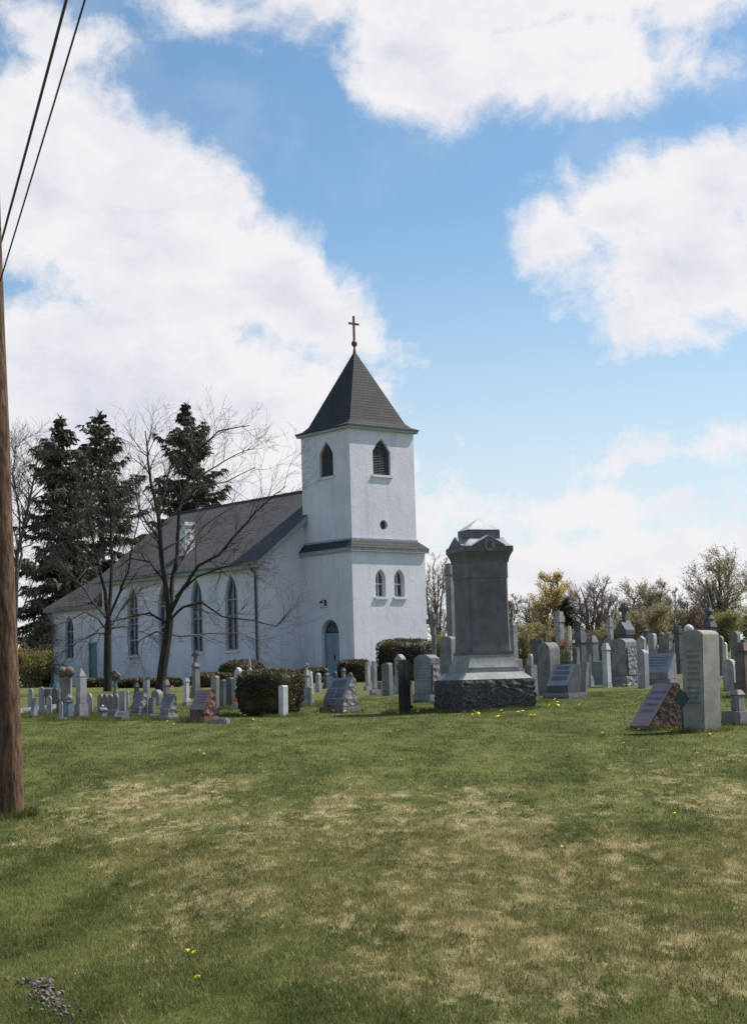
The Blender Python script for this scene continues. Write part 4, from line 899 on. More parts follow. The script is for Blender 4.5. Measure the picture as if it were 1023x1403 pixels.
# ------------------------------------------------------------------ the big monument
MD = 33.0; mp_ = at(664, 974, MD); mp_.z = gz(mp_.x, mp_.y)
mon = empty('family_monument', mp_, R(20)); tag(mon, 'tall dark granite family monument with gabled cap, letter R medallion and rough stone base', 'grave monument', 'gravestones in the churchyard')
S = MD / F
def mz(py): return EYE + ray(664, py).z * MD - mp_.z
Z0, Z1, Z2, Z3, Z4 = mz(931), mz(918), mz(897.5), mz(893), mz(772)
hw_ = 1.0 * 48 * S; hd = hw_ * .86
bw, bd = 60.5 * S / 1.0 * .86, 60.5 * S * .80
m = MB()
n = 5
def rough_block(x, y, z0, z1, cuts, amp, name, mat, parent):
    bm = bmesh.new(); bmesh.ops.create_cube(bm, size=1.0)
    for v in bm.verts: v.co = Vector((v.co.x * 2 * x, v.co.y * 2 * y, z0 + (v.co.z + .5) * (z1 - z0)))
    bmesh.ops.subdivide_edges(bm, edges=bm.edges[:], cuts=cuts, use_grid_fill=True)
    rd = random.Random(3)
    for v in bm.verts:
        if abs(v.co.z - z1) > 1e-4:
            ex = abs(abs(v.co.x) - x) < 1e-4; ey = abs(abs(v.co.y) - y) < 1e-4; s = rd.uniform(-.2, 1) * amp
            if ex: v.co.x += math.copysign(s, v.co.x)
            if ey: v.co.y += math.copysign(s, v.co.y)
    me = bpy.data.meshes.new(name); bm.to_mesh(me); bm.free(); me.materials.append(mat); o = bpy.data.objects.new(name, me); COL.objects.link(o); o.parent = parent; return o
rough_block(bw, bd, -0.15, Z0, 12, .035, 'rough_base', MAT['rockface'], mon)
def frus(mb, x0, y0, z0, x1, y1, z1): mb.add([(-x0, -y0, z0), (x0, -y0, z0), (x0, y0, z0), (-x0, y0, z0), (-x1, -y1, z1), (x1, -y1, z1), (x1, y1, z1), (-x1, y1, z1)], [(3, 2, 1, 0), (4, 5, 6, 7), (0, 1, 5, 4), (1, 2, 6, 5), (2, 3, 7, 6), (3, 0, 4, 7)])
k2, k3 = .70, .60
m = MB(); frus(m, bw * .985, bd * .985, Z0 + .001, bw * .80, bd * .80, Z0 + (Z1 - Z0) * .75); part(m, 'sloped_base', MAT['monbase'], mon, .008)
za = Z0 + (Z1 - Z0) * .751
m = MB(); frus(m, bw * .72, bd * .72, za, bw * .72, bd * .72, Z1 + .05); part(m, 'plinth', MAT['monbase'], mon, .008)
m = MB(); zs_ = Z1 + .051; steps = 6
for i in range(steps):
    f0 = 1 - (1 - .86) * math.sin(PI / 2 * i / steps); f1 = 1 - (1 - .86) * math.sin(PI / 2 * (i + 1) / steps)
    a0 = zs_ + (Z2 - zs_) * i / steps; a1 = zs_ + (Z2 - zs_) * (i + 1) / steps
    frus(m, bw * .71 * f0, bd * .71 * f0, a0 + (.0005 if i else 0), bw * .71 * f1, bd * .71 * f1, a1)
m.build('curved_plinth', MAT['monbase'], mon)
DX, DY = bw * .588, bd * .598
m = MB(); frus(m, DX * 1.03, DY * 1.03, Z2 + .001, DX * 1.03, DY * 1.03, Z3); part(m, 'moulding', MAT['monument'], mon, .012)
m = MB()
prof = [(1.0, Z3 + .001), (.975, Z3 + (Z4 - Z3) * .08), (.955, Z3 + (Z4 - Z3) * .45), (.955, Z3 + (Z4 - Z3) * .82), (.985, Z3 + (Z4 - Z3) * .825), (.985, Z4)]
vs = []; 
for f, z in prof:
    x, y = DX * f, DY * f; c = .045; vs += [(-x + c, -y, z), (x - c, -y, z), (x, -y + c, z), (x, y - c, z), (x - c, y, z), (-x + c, y, z), (-x, y - c, z), (-x, -y + c, z)]
m.add(vs, [(8 * i + q, 8 * i + (q + 1) % 8, 8 * i + 8 + (q + 1) % 8, 8 * i + 8 + q) for i in range(len(prof) - 1) for q in range(8)] + [tuple(range(7, -1, -1)), tuple(8 * (len(prof) - 1) + q for q in range(8))])
die = m.build('die', MAT['monument'], mon)
lines(die, DX * 1.35, -DY * .955 - .002, Z3 + (Z4 - Z3) * .16, Z3 + (Z4 - Z3) * .78, 15, 21, 'monument')
# corbelled cornice
CZ0, CZ1 = mz(768), mz(758); XO, YO = DX * 1.17, DY * 1.17
m = MB(); st_ = 7
for i in range(st_):
    f0 = (i / st_) ** 1.6; f1 = ((i + 1) / st_) ** 1.6
    frus(m, DX * .99 + (XO - DX) * f0 * .85, DY * .99 + (YO - DY) * f0 * .85, Z4 + .001 + (CZ1 - Z4) * i / st_, DX * .99 + (XO - DX) * f1 * .85, DY * .99 + (YO - DY) * f1 * .85, Z4 + (CZ1 - Z4) * (i + 1) / st_)
m.build('cornice', MAT['monument'], mon)
# gabled cap: four gables
zc0 = CZ1 + .001; zc1 = mz(750); zg = mz(737)
m = MB(); frus(m, XO, YO, zc0, XO, YO, zc1); part(m, 'cap_slab', MAT['monument'], mon, .008)
m = MB()
a = XO * .64; m.prism([(-a, zc1 + .001), (a, zc1 + .001), (0, zg)], -YO - .004, YO + .004)
m.build('gable', MAT['monument'], mon)
m = MB(); a = YO * .64; m.prism([(-a, zc1 + .0015), (a, zc1 + .0015), (0, zg - .003)], -XO - .004, XO + .004, 'x'); m.build('gable', MAT['monument'], mon)
m = MB(); frus(m, XO * .985, YO * .985, zc1 + .0005, XO * .62, YO * .56, zg - .035); m.build('cap_roof', MAT['marble'], mon)  # paler than the dark slab: sunlit white of the roof put into its colour
for s in (-1, 1):
    for ax in ('x', 'y'):
        m = MB()
        if ax == 'y': m.add([(s * XO * .66, -YO - .006, zc1 + .003), (0, -YO - .006, zg + .004), (0, YO + .006, zg + .004), (s * XO * .66, YO + .006, zc1 + .003), (s * XO * .66, -YO - .006, zc1 + .02), (0, -YO - .006, zg + .024), (0, YO + .006, zg + .024), (s * XO * .66, YO + .006, zc1 + .02)], [(0, 1, 2, 3), (7, 6, 5, 4), (0, 4, 5, 1), (1, 5, 6, 2), (2, 6, 7, 3), (3, 7, 4, 0)])
        else: m.add([(-XO - .007, s * YO * .66, zc1 + .0035), (-XO - .007, 0, zg + .001), (XO + .007, 0, zg + .001), (XO + .007, s * YO * .66, zc1 + .0035), (-XO - .007, s * YO * .66, zc1 + .021), (-XO - .007, 0, zg + .0215), (XO + .007, 0, zg + .0215), (XO + .007, s * YO * .66, zc1 + .021)], [(0, 1, 2, 3), (7, 6, 5, 4), (0, 4, 5, 1), (1, 5, 6, 2), (2, 6, 7, 3), (3, 7, 4, 0)])
        m.build('gable_coping', MAT['marble'], mon)  # pale stone puts the sun on the gable slopes into the colour
zt0 = mz(740.5); zt1 = mz(727); zt2 = mz(712)
m = MB(); frus(m, DX * .76, DY * .66, zt0 - .12, DX * .76, DY * .66, zt1); part(m, 'top_block', MAT['monument'], mon, .008)
m = MB(); q = DX * .77; q2 = DY * .67; m.pyr(-q, q, -q2, q2, zt1 + .001, zt2 + .03); m.build('pyramid_top', MAT['white'], mon)  # white stone puts the sunlit top into the colour
# medallion with the letter R
m = MB(); zm = (zc0 + zg) / 2 - .03; slab(m, circ(0, zm, .125, 24), -.03, 0, lambda a, b, k: (a, -YO - .006 + k, b)); med = m.build('medallion', MAT['granite'], mon, bevel=.006)
fc = bpy.data.curves.new('letter', 'FONT'); fc.body = 'R'; fc.size = .22; fc.extrude = .006; fc.align_x = 'CENTER'; fc.align_y = 'CENTER'
fo = bpy.data.objects.new('letter_tmp', fc); COL.objects.link(fo); bpy.context.view_layer.update()
me = bpy.data.meshes.new_from_object(fo.evaluated_get(bpy.context.evaluated_depsgraph_get())); bpy.data.objects.remove(fo)
lo = bpy.data.objects.new('letter', me); COL.objects.link(lo); lo.parent = med; lo.location = (0, -YO - .042, zm); lo.rotation_euler = (R(90), 0, 0); me.materials.clear(); me.materials.append(MAT['black'])

# ------------------------------------------------------------------ small things
def flagholder():
    p, d = None, 30.5
    q = ground_hit(935, 1000) - .55; r = ray(935, 1000); b_ = Vector((r.x * q, q, 0)); b_.z = gz(b_.x, b_.y)
    root = empty('flag_holder', b_, R(-20)); tag(root, 'dark green metal flag holder with leaf-shaped head on a stake beside the tall marble slab', 'grave marker')
    top = EYE + ray(935, 945).z * q - b_.z; hb_ = EYE + ray(935, 971).z * q - b_.z
    m = MB(); m.tube([(0, 0, -.1), (0, 0, hb_ + .02)], [.018, .016], 8); m.build('stake', plain('dark_green_metal', (.02, .05, .045), .5), root)
    m = MB(); w = .11; m.prism([(0, hb_), (w * .7, hb_ + .09), (w, (hb_ + top) / 2), (w * .6, top - .05), (0, top), (-w * .6, top - .05), (-w, (hb_ + top) / 2), (-w * .7, hb_ + .09)], -.02, .02); m.build('shield', bpy.data.materials['dark_green_metal'], root, bevel=.006)
flagholder()
q = ground_hit(375, 977) - .5; r = ray(375, 977); b_ = Vector((r.x * q, q, 0)); b_.z = gz(b_.x, b_.y); root = empty('marker_sign', b_, R(5)); tag(root, 'small pale diamond-shaped sign on a thin stake in front of the big clipped hedge', 'sign')
m = MB(); m.tube([(0, 0, -.1), (0, 0, .24)], [.01, .01], 6); m.build('stake', DARKM, root); m = MB(); m.prism([(0, .22), (.10, .31), (0, .40), (-.10, .31)], -.008, .008); m.build('plate', plain('pale_blue_plate', (.30, .38, .42), .5), root)
q = ground_hit(302, 991); r = ray(302, 991); b_ = Vector((r.x * q, q, 0)); b_.z = gz(b_.x, b_.y); m = MB(); m.box(-.17, .17, -.11, .11, -.05, .10); o = m.build('footstone', MAT['granite'], bevel=.03); o.location = b_; o.rotation_euler = (0, 0, R(-20)); tag(o, 'small flat grey footstone in the grass right of the red slanted gravestone', 'footstone')
q = ground_hit(1005, 936) ; 
# kerb strip left
a_, b2 = Vector(((ray(20, 972).x * 38), 38, 0)), Vector(((ray(74, 968).x * 41), 41, 0))
m = MB(); dd = (b2 - a_).normalized(); nn = Vector((-dd.y, dd.x, 0)) * .12; st = a_ - dd * 6
pts = [st + dd * i * .5 for i in range(21)]
for i in range(20):
    p0, p1 = pts[i], pts[i + 1]; z0_, z1_ = gz(p0.x, p0.y), gz(p1.x, p1.y)
    m.add([(p0.x - nn.x, p0.y - nn.y, z0_ - .1), (p0.x + nn.x, p0.y + nn.y, z0_ - .1), (p1.x + nn.x, p1.y + nn.y, z1_ - .1), (p1.x - nn.x, p1.y - nn.y, z1_ - .1), (p0.x - nn.x, p0.y - nn.y, z0_ + .1), (p0.x + nn.x, p0.y + nn.y, z0_ + .1), (p1.x + nn.x, p1.y + nn.y, z1_ + .1), (p1.x - nn.x, p1.y - nn.y, z1_ + .1)], [(4, 5, 6, 7), (0, 4, 7, 3), (1, 2, 6, 5)] + ([(0, 1, 5, 4)] if i == 0 else []) + ([(2, 3, 7, 6)] if i == 19 else []))
tag(m.build('kerb', MAT['granite']), kind='structure')
# stair rail by the side door (lies in front of the side wall)
M4 = Matrix.Translation(church.location) @ Matrix.Rotation(R(39.5), 4, 'Z')
o = empty('hand_rail', M4 @ Vector((-3.6, 21.0, 0)), R(39.5)); tag(o, 'thin dark metal handrail in front of the teal side door', 'handrail')
m = MB(); m.tube([(0, 1.2, 0), (0, 1.2, 1.15), (0, 1.7, 1.35), (0, 2.6, 1.35), (0, 3.1, 1.15), (0, 3.1, 0)], [.03] * 6, 6); m.build('rail', DARKM, o)
m = MB(); m.tube([(0, 2.15, 0), (0, 2.15, 1.35)], [.025] * 2, 6); m.build('post', DARKM, o)

# ------------------------------------------------------------------ utility pole and wires
pd = 17.0; pr_ = ray(13, 1112); pb = Vector((pr_.x * pd, pd, 0)); pb.z = gz(pb.x, pb.y)
pole = empty('utility_pole', pb, 0); pole.rotation_euler.y = R(-1.5); tag(pole, 'brown wooden utility pole standing at the left edge of the lawn', 'utility pole')
m = MB(); hts = [-.4, 0, 1, 2, 3, 4, 5, 6.5, 8.6]; m.tube([(0.004 * math.sin(h * 2), 0.004 * h, h) for h in hts], [.155 - .008 * max(0, h) for h in hts], 20); m.build('pole', POLEM, pole, smooth=True)
HA, HB_ = 5.95, 5.55
for h_, s in ((HA, -.0), (HB_, .0)):
    m = MB(); m.box(-.22, -.06, -.03, .03, h_ - .05, h_ - .01); m.build('bracket', DARKM, pole)
    m = MB(); m.lathe([(.03, h_ - .01), (.045, h_ + .02), (.03, h_ + .05), (.045, h_ + .08), (.01, h_ + .12)], 10, -.19, 0); m.build('insulator', MAT['white'], pole, smooth=True)
def wire(pts, r, label):
    m = MB(); P = [Vector(p) for p in pts]; out = []
    for i in range(len(P) - 1):
        for k in range(16):
            f = k / 16; q = P[i].lerp(P[i + 1], f); q.z -= 4 * f * (1 - f) * 0.012 * (P[i + 1] - P[i]).length; out.append(q)
    out.append(P[-1]); m.tube(out, [r] * len(out), 6); return tag(m.build('overhead_wire', WIREM, smooth=True), label, 'wire', 'overhead wires')
for (xa, ya, xb, yb, r, lab) in ((88, 12, 27, 240, .013, 'thicker left one of two dark overhead wires in the upper left sky'), (113, 12, 25, 305, .0085, 'thinner right one of two dark overhead wires in the upper left sky')):
    A_ = at(xa, ya, 12); B_ = at(xb, yb, 15.6)
    # real wire: constant run from a pole behind the viewer over the lawn edge to the far pole
    D_ = (B_ - A_); wire([A_ - D_ * 6, A_, B_, B_ + D_ * 0.6 + Vector((0, 0, 0))], r, lab) if False else None
    m = MB(); out = []
    for i in range(0, 41):
        tt = -3.0 + i * .15; q = A_ + D_ * tt; q.z += 0.004 * (tt * (tt - 1)) * D_.length
        out.append(q)
    m.tube(out, [r] * len(out), 6); tag(m.build('overhead_wire', WIREM, smooth=True), lab, 'wire', 'overhead wires')

# ------------------------------------------------------------------ trees
def twigs(mb, p, d, L, r, depth, rd, seg=4, up=.12, wob=.22, spread=(.4, .9), kids=(3, 5), shrinkf=(.45, .7), minr=.006, sides=4, tips=None):
    pts = [p.copy()]; rads = [r]; dd = d.normalized(); q = p.copy()
    for i in range(seg):
        dd = (dd + Vector((rd.gauss(0, wob), rd.gauss(0, wob), rd.gauss(0, wob) + up)) * .5).normalized(); q = q + dd * L / seg
        pts.append(q.copy()); rads.append(max(minr * .7, r * (1 - .75 * (i + 1) / seg)))
    mb.tube(pts, rads, sides if r > .03 else 3)
    if depth == 0:
        if tips is not None: tips.extend(pts[1:])
        return
    for k in range(rd.randint(*kids)):
        f = rd.uniform(.25, 1.0); i = min(seg - 1, int(f * seg)); b0 = pts[i].lerp(pts[i + 1], f * seg - i); ax = (pts[i + 1] - pts[i]).normalized()
        t = ax.cross(Vector((rd.gauss(0, 1), rd.gauss(0, 1), rd.gauss(0, 1)))).normalized(); an = rd.uniform(*spread)
        nd = ax * math.cos(an) + t * math.sin(an); twigs(mb, b0, nd, L * rd.uniform(*shrinkf), max(minr, r * (1 - .6 * f) * .55), depth - 1, rd, seg, up, wob, spread, kids, shrinkf, minr, sides, tips)
def limb_tree(name, label, d, base, limbs, seed, dens=1.0, mt=BARKD, mt2=TWIGM, sub=3, up=.10, spreadz=1.6, tl=1.5, minr=.008):
    """limbs: list of (list of (px, py), r0, r1, depth slope)"""
    rd = random.Random(seed); r = ray(*base); p = Vector((r.x * d, d, 0)); p.z = gz(p.x, p.y); root = empty(name, p, 0); tag(root, label, 'tree')
    T = MB(); W = MB(); S_ = d / F
    for (pl, r0, r1, off) in limbs:
        P = []
        n = len(pl)
        for i, (x, y) in enumerate(pl): P.append(at(x, y, d + off * i / max(1, n - 1)) - p)
        Q = []; Rr = []
        for i in range(n - 1):
            for k in range(3): f = k / 3; Q.append(P[i].lerp(P[i + 1], f) + (Vector((rd.gauss(0, .014), rd.gauss(0, .03), 0)) if (i + k and r0 < .12) else Vector())); Rr.append(r0 + (r1 - r0) * (i + f) / (n - 1))
        Q.append(P[-1]); Rr.append(r1)
        (T if r0 > .045 else W).tube(Q, Rr, 9 if r0 > .08 else 5)
        if r1 < .09:
            total = sum((P[i + 1] - P[i]).length for i in range(n - 1)); cnt = int(total * 3.6 * dens) + 2
            for k in range(cnt):
                f = rd.uniform(.18 if r0 < .09 else .45, 1) * (len(Q) - 1); i = min(len(Q) - 2, int(f)); b0 = Q[i].lerp(Q[i + 1], f - i); ax = (Q[i + 1] - Q[i]).normalized()
                t = ax.cross(Vector((rd.gauss(0, 1), rd.gauss(0, 1.3), rd.gauss(0, 1)))).normalized(); an = rd.uniform(.4, 1.0)
                twigs(W, b0, ax * math.cos(an) + t * math.sin(an), tl * rd.uniform(.5, 1.1), max(.012, Rr[i] * .5), sub - 1, rd, 4, up, .30, minr=minr)
    T.build('trunk', mt, root, smooth=False); W.build('twigs', mt2, root)
    return root
# right foreground bare tree (in front of the nave)
D1 = 60
limb_tree('bare_tree', 'larger bare tree with a dark forked trunk in front of the middle of the nave', D1, (221, 950), [
    ([(219, 952), (223, 915), (230, 870), (233, 845)], .20, .155, 0),
    ([(233, 847), (227, 800), (221, 760), (219, 720), (216, 700)], .12, .07, -.8),
    ([(216, 700), (206, 660), (203, 625), (199, 590)], .08, .02, -.6),
    ([(216, 700), (226, 670), (233, 640), (246, 610)], .06, .015, 1.0),
    ([(233, 845), (236, 800), (243, 760), (245, 700), (252, 670), (268, 620), (300, 590), (342, 583)], .10, .016, 1.5),
    ([(245, 700), (260, 665), (285, 645), (320, 625), (342, 615)], .05, .012, 2.0),
    ([(248, 690), (270, 668), (310, 660), (350, 640)], .045, .012, -1.5),
    ([(233, 840), (246, 815), (262, 790), (272, 775), (300, 760), (330, 725), (350, 702), (378, 676), (392, 666)], .085, .012, -2.0),
    ([(231, 850), (250, 832), (275, 825), (305, 845), (345, 850), (378, 858), (394, 842)], .06, .010, -2.5),
    ([(240, 818), (270, 790), (310, 776), (345, 768), (372, 772)], .05, .010, -1.0),
    ([(230, 855), (205, 840), (180, 845), (150, 852), (125, 870)], .05, .010, -1.5),
    ([(229, 800), (205, 770), (180, 765), (160, 780)], .05, .010, 1.5),
    ([(220, 740), (200, 715), (188, 690), (185, 650)], .05, .012, -1.0),
    ([(228, 868), (250, 872), (285, 868), (330, 868), (360, 880)], .045, .010, 2.0),
    ([(228, 870), (215, 865), (195, 875), (178, 890)], .04, .010, 1.5),
    ([(238, 790), (258, 750), (280, 720), (310, 700), (330, 690)], .05, .010, 2.5),
], 11, dens=.75, minr=.0045)
D2 = 64
limb_tree('bare_tree', 'smaller bare tree with a straight dark trunk left of the teal-doored wall section', D2, (149, 950), [
    ([(148, 955), (148, 915), (148, 870), (149, 850)], .185, .13, 0),
    ([(149, 850), (144, 810), (137, 780), (128, 745), (120, 700), (112, 660)], .09, .015, -1),
    ([(149, 850), (152, 805), (154, 760), (152, 715), (150, 670), (148, 640)], .09, .015, 1),
    ([(149, 848), (163, 815), (175, 785), (182, 745), (192, 705), (190, 670)], .06, .012, -1.5),
    ([(152, 860), (165, 838), (178, 820), (195, 805), (215, 800)], .045, .010, 1.5),
    ([(147, 865), (135, 848), (118, 838), (95, 850), (78, 858)], .045, .010, -2),
    ([(148, 850), (128, 825), (110, 800), (90, 780), (75, 760)], .045, .010, 1.5),
    ([(149, 868), (130, 868), (105, 880), (85, 895)], .035, .010, 1),
    ([(150, 862), (170, 858), (190, 865), (210, 870)], .035, .010, -1),
    ([(140, 790), (120, 770), (100, 740), (92, 715)], .04, .010, -1),
    ([(154, 770), (170, 740), (178, 700), (172, 670)], .04, .010, 1),
], 12, dens=1.15, minr=.0045)
limb_tree('bare_tree', 'thin bare tree at the left edge beside the spruces behind the utility pole', 95, (20, 955), [
    ([(18, 955), (19, 900), (22, 830), (24, 760), (38, 700), (48, 650), (52, 625)], .2, .02, 0),
    ([(22, 800), (30, 760), (26, 700), (18, 650), (22, 610)], .1, .02, 1), ([(20, 850), (34, 830), (44, 800), (60, 780)], .07, .015, -1), ([(20, 880), (32, 880), (48, 895)], .06, .015, -1),
    ([(22, 770), (8, 740), (0, 700), (5, 660)], .08, .02, -1)], 13, dens=1.0, mt=BARKG, tl=2.0, minr=.009)

def spruce(label, d, px, top, base_y, halfw, seed, low=.04, whorl=.46, nbr=9):
    rd = random.Random(seed); r = ray(px, base_y); p = Vector((r.x * d, d, 0)); p.z = gz(p.x, p.y); H = EYE + ray(px, top).z * d - p.z
    root = empty('spruce_tree', p, 0); tag(root, label, 'tree', 'spruces behind the church')
    T = MB(); T.tube([(0, 0, -.2), (0.05, 0, H * .5), (0, 0, H * .97)], [.32, .2, .03], 9)
    Lm = halfw * d / F; V = []; var = []; z = H * low
    while z < H * .985:
        f = z / H; base_l = Lm * (1 - f) ** .55 * (1.0 if f > .15 else .75 + f) * (.82 + .18 * math.sin(z * 1.7 + seed))
        for k in range(max(3, int(nbr * (1 - f * .45)))):
            if rd.random() < .12: continue
            a = rd.uniform(0, 2 * PI); L = base_l * min(1, .25 + (1 - f) * 6) * rd.choice((.45, .7, .9, 1.0, 1.2)) * rd.uniform(.8, 1.1); e0 = (-.30 + .88 * f) + rd.uniform(-.16, .16); n = max(3, int(L / .32)); q = Vector((0, 0, z + rd.uniform(-.2, .2))); pts = [q.copy()]
            for i in range(n):
                g = (i + 1) / n; e = e0 - .35 * math.sin(PI * g) + (.55 + .5 * f) * max(0, g - .6); q = q + Vector((math.cos(a) * math.cos(e), math.sin(a) * math.cos(e), math.sin(e))) * (L / n); pts.append(q.copy())
            T.tube(pts[::2] + ([pts[-1]] if len(pts) % 2 == 0 else []), [max(.012, .045 * (1 - j / (len(pts[::2]) + 1))) for j in range(len(pts[::2]) + (1 if len(pts) % 2 == 0 else 0))], 3)
            sd_ = Vector((-math.sin(a), math.cos(a), 0))
            for i in range(1, n + 1):
                g = i / n; pp = pts[i]; ww = (.16 + .30 * math.sin(PI * min(1, g * .92))) * min(1.0, .45 + L / 4)
                for s in range(20 if g > .2 else 8):
                    o = pp + sd_ * rd.uniform(-ww, ww) + Vector((math.cos(a), math.sin(a), 0)) * rd.uniform(-.2, .2); ln = rd.uniform(.25, .7) * (1.0 - .25 * f) * min(1, .35 + (1 - f) * 4); wd_ = rd.uniform(.025, .075)
                    dn = Vector((rd.gauss(0, .45) + math.cos(a) * .5, rd.gauss(0, .45) + math.sin(a) * .5, -rd.uniform(.2, 1.3))).normalized(); sidev = dn.cross(Vector((rd.gauss(0, 1), rd.gauss(0, 1), rd.gauss(0, 1)))).normalized() * wd_
                    V += [o - sidev, o + sidev, o + dn * ln + sidev * .35, o + dn * ln - sidev * .35]; var += [rd.random() * (0.4 + .6 * g)] * 4
        z += whorl * (1 - f * .45) * rd.uniform(.7, 1.3)
    # leader
    for i in range(60):
        zz = H * rd.uniform(.93, 1.0); a = rd.uniform(0, 2 * PI); o = Vector((0, 0, zz)); dn = Vector((math.cos(a), math.sin(a), rd.uniform(.2, 1.2))).normalized() * .4; sv = dn.cross(Vector((0, 0, 1))).normalized() * .05; V += [o - sv, o + sv, o + dn + sv * .3, o + dn - sv * .3]; var += [rd.random()] * 4
    T.build('trunk', BARKD, root); raw('crown', [tuple(v) for v in V], np.arange(len(V)).reshape(-1, 4), SPRUCE, root, attr=var)
    return root
spruce('dark spruce at far left with long drooping branches, left one of the pair', 102, 86, 570, 945, 120, 21)
spruce('dark dense spruce behind the rear of the church, right one of the left pair', 108, 141, 564, 945, 130, 22)
spruce('dark spruce with a narrow pointed top rising behind the middle of the nave roof', 112, 262, 552, 940, 118, 23, low=.2)
spruce('small dark evergreen in the far background between the yellow-green tree and the bare trees', 120, 779, 822, 905, 30, 24, whorl=.3, low=.02)

def crown_tree(name, label, cat, d, px, top, base_y, halfw, leafm, seed, nleaf=2500, leaf_s=.16,  bare=.35, stems=3, twig_minr=.014, depth=3, trunk_r=.13, group=None, bm_=BARKG, low=.1, up=.16):
    rd = random.Random(seed); r = ray(px, base_y); p = Vector((r.x * d, d, 0)); p.z = gz(p.x, p.y); H = EYE + ray(px, top).z * d - p.z; Wd = halfw * d / F
    root = empty(name, p, 0); tag(root, label, cat, group); T = MB(); W = MB(); tips = []
    for s in range(stems):
        a = 2 * PI * s / stems + rd.uniform(-.4, .4); lean = (Wd * .55) * rd.uniform(.5, 1) if stems > 1 else 0
        top_ = Vector((math.cos(a) * lean, math.sin(a) * lean, H * rd.uniform(.72, .95))); n = 6; pts = [Vector((math.cos(a) * .1, math.sin(a) * .1, -.2)) if stems > 1 else Vector((0, 0, -.2))]
        for i in range(1, n + 1): f = i / n; pts.append(Vector((top_.x * f ** 1.4 + rd.gauss(0, .1), top_.y * f ** 1.4 + rd.gauss(0, .1), top_.z * f)))
        T.tube(pts, [trunk_r * (1 - .8 * i / n) for i in range(n + 1)], 6)
        for k in range(int(26 / stems) + 7):
            f = rd.uniform(low, 1.0) * n; i = min(n - 1, int(f)); b0 = pts[i].lerp(pts[i + 1], f - i); az = rd.uniform(0, 2 * PI); fz = b0.z / H
            ln = max(.4, Wd * math.sin(PI * min(.97, max(.18, fz * .85 + .12)))) * rd.uniform(.5, .85)
            twigs(W, b0, Vector((math.cos(az), math.sin(az), rd.uniform(.3, 1.2))), ln * .95, trunk_r * .30, depth - 1, rd, 4, up, .25, (.3, .8), (4, 6), (.45, .75), twig_minr, 4, tips)
    T.build('trunk', bm_, root); W.build('twigs', TWIGF, root)
    if nleaf and tips:
        nleaf = int(nleaf * 3.0); leaf_s *= .52; n = nleaf; T_ = np.array([tuple(v) for v in tips]); c = T_[rng.integers(0, len(T_), n)] + rng.normal(0, leaf_s * 1.6, (n, 3)); c[:, 2] = np.abs(c[:, 2])
        a = rng.normal(0, 1, (n, 3)); a /= np.linalg.norm(a, axis=1)[:, None]; b_ = np.cross(a, rng.normal(0, 1, (n, 3))); b_ /= np.linalg.norm(b_, axis=1)[:, None]; s = leaf_s * rng.uniform(.4, 1, (n, 1))
        V = np.stack([c + a * s, c + b_ * s * .6, c - a * s, c - b_ * s * .6], 1).reshape(-1, 3); raw('crown', V, np.arange(4 * n).reshape(n, 4), leafm, root, attr=np.repeat(rng.uniform(0, 1, n), 4))
    return root
CT = crown_tree
BG = 'trees along the far edge of the churchyard'
CT('bare_tree', 'tall bare grey tree seen between the church tower and the big monument', 'tree', 115, 600, 742, 915, 42, None, 31, 0, stems=4, trunk_r=.14, group=BG, twig_minr=.015)
CT('bare_tree', 'thin bare tree just left of the tall bare tree by the church tower', 'tree', 125, 578, 760, 912, 30, None, 32, 0, stems=3, trunk_r=.18, group=BG, twig_minr=.015)
CT('budding_tree', 'reddish budding tree right behind the big monument', 'tree', 120, 702, 808, 905, 20, REDDISH, 33, 900, .12, stems=3, group=BG)
CT('budding_tree', 'yellow-green budding tree, the brightest crown on the skyline', 'tree', 125, 754, 783, 905, 36, YGREEN, 34, 4200, .17, stems=3, trunk_r=.2, group=BG)
CT('bare_tree', 'spreading bare purple-brown tree right of the yellow-green tree', 'tree', 122, 815, 792, 905, 38, None, 35, 0, stems=5, trunk_r=.2, group=BG, twig_minr=.016, depth=3)
CT('budding_tree', 'hazy olive budding tree on the skyline right of the dark stone cross', 'tree', 130, 893, 797, 900, 40, OLIVE, 36, 2600, .15, stems=4, group=BG)
CT('budding_tree', 'large olive-brown tree filling the upper right end of the skyline', 'tree', 118, 992, 757, 900, 52, OLIVE, 37, 3000, .15, stems=4, trunk_r=.25, group=BG)
CT('bare_tree', 'slim bare tree between the purple-brown tree and the olive tree', 'tree', 128, 862, 808, 902, 26, None, 38, 0, stems=3, group=BG, twig_minr=.015)
CT('bare_tree', 'low bare tree in the dip of the skyline left of the large olive-brown tree', 'tree', 130, 945, 822, 900, 26, None, 39, 0, stems=4, group=BG, twig_minr=.015)
CT('budding_tree', 'olive tree just outside the right edge beside the large olive-brown tree', 'tree', 125, 1050, 770, 900, 45, OLIVE, 40, 2200, .15, stems=4, group=BG)
for i, (px, tp, hw__, lm, nl, lab) in enumerate(((640, 800, 30, None, 0, 'bare tree mostly hidden behind the left side of the big monument'), (672, 815, 26, REDDISH, 700, 'reddish tree hidden behind the shaft of the big monument'), (728, 815, 26, OLIVE, 900, 'hazy tan tree just left of the yellow-green tree'),
        (790, 806, 28, REDDISH, 500, 'thin rusty-budded tree between the yellow-green and the purple-brown tree'), (838, 800, 28, None, 0, 'second bare purple-brown tree, close on the right of the spreading one'), (920, 806, 26, OLIVE, 800, 'thin tan tree on the right shoulder of the olive budding tree'), (966, 792, 30, None, 0, 'bare tree overlapping the left side of the large olive-brown tree'))):
    CT('bare_tree' if lm is None else 'budding_tree', lab, 'tree', 127 + (i * 5) % 9, px, tp, 905, hw__, lm, 90 + i, nl, .13, stems=4, group=BG, twig_minr=.014)
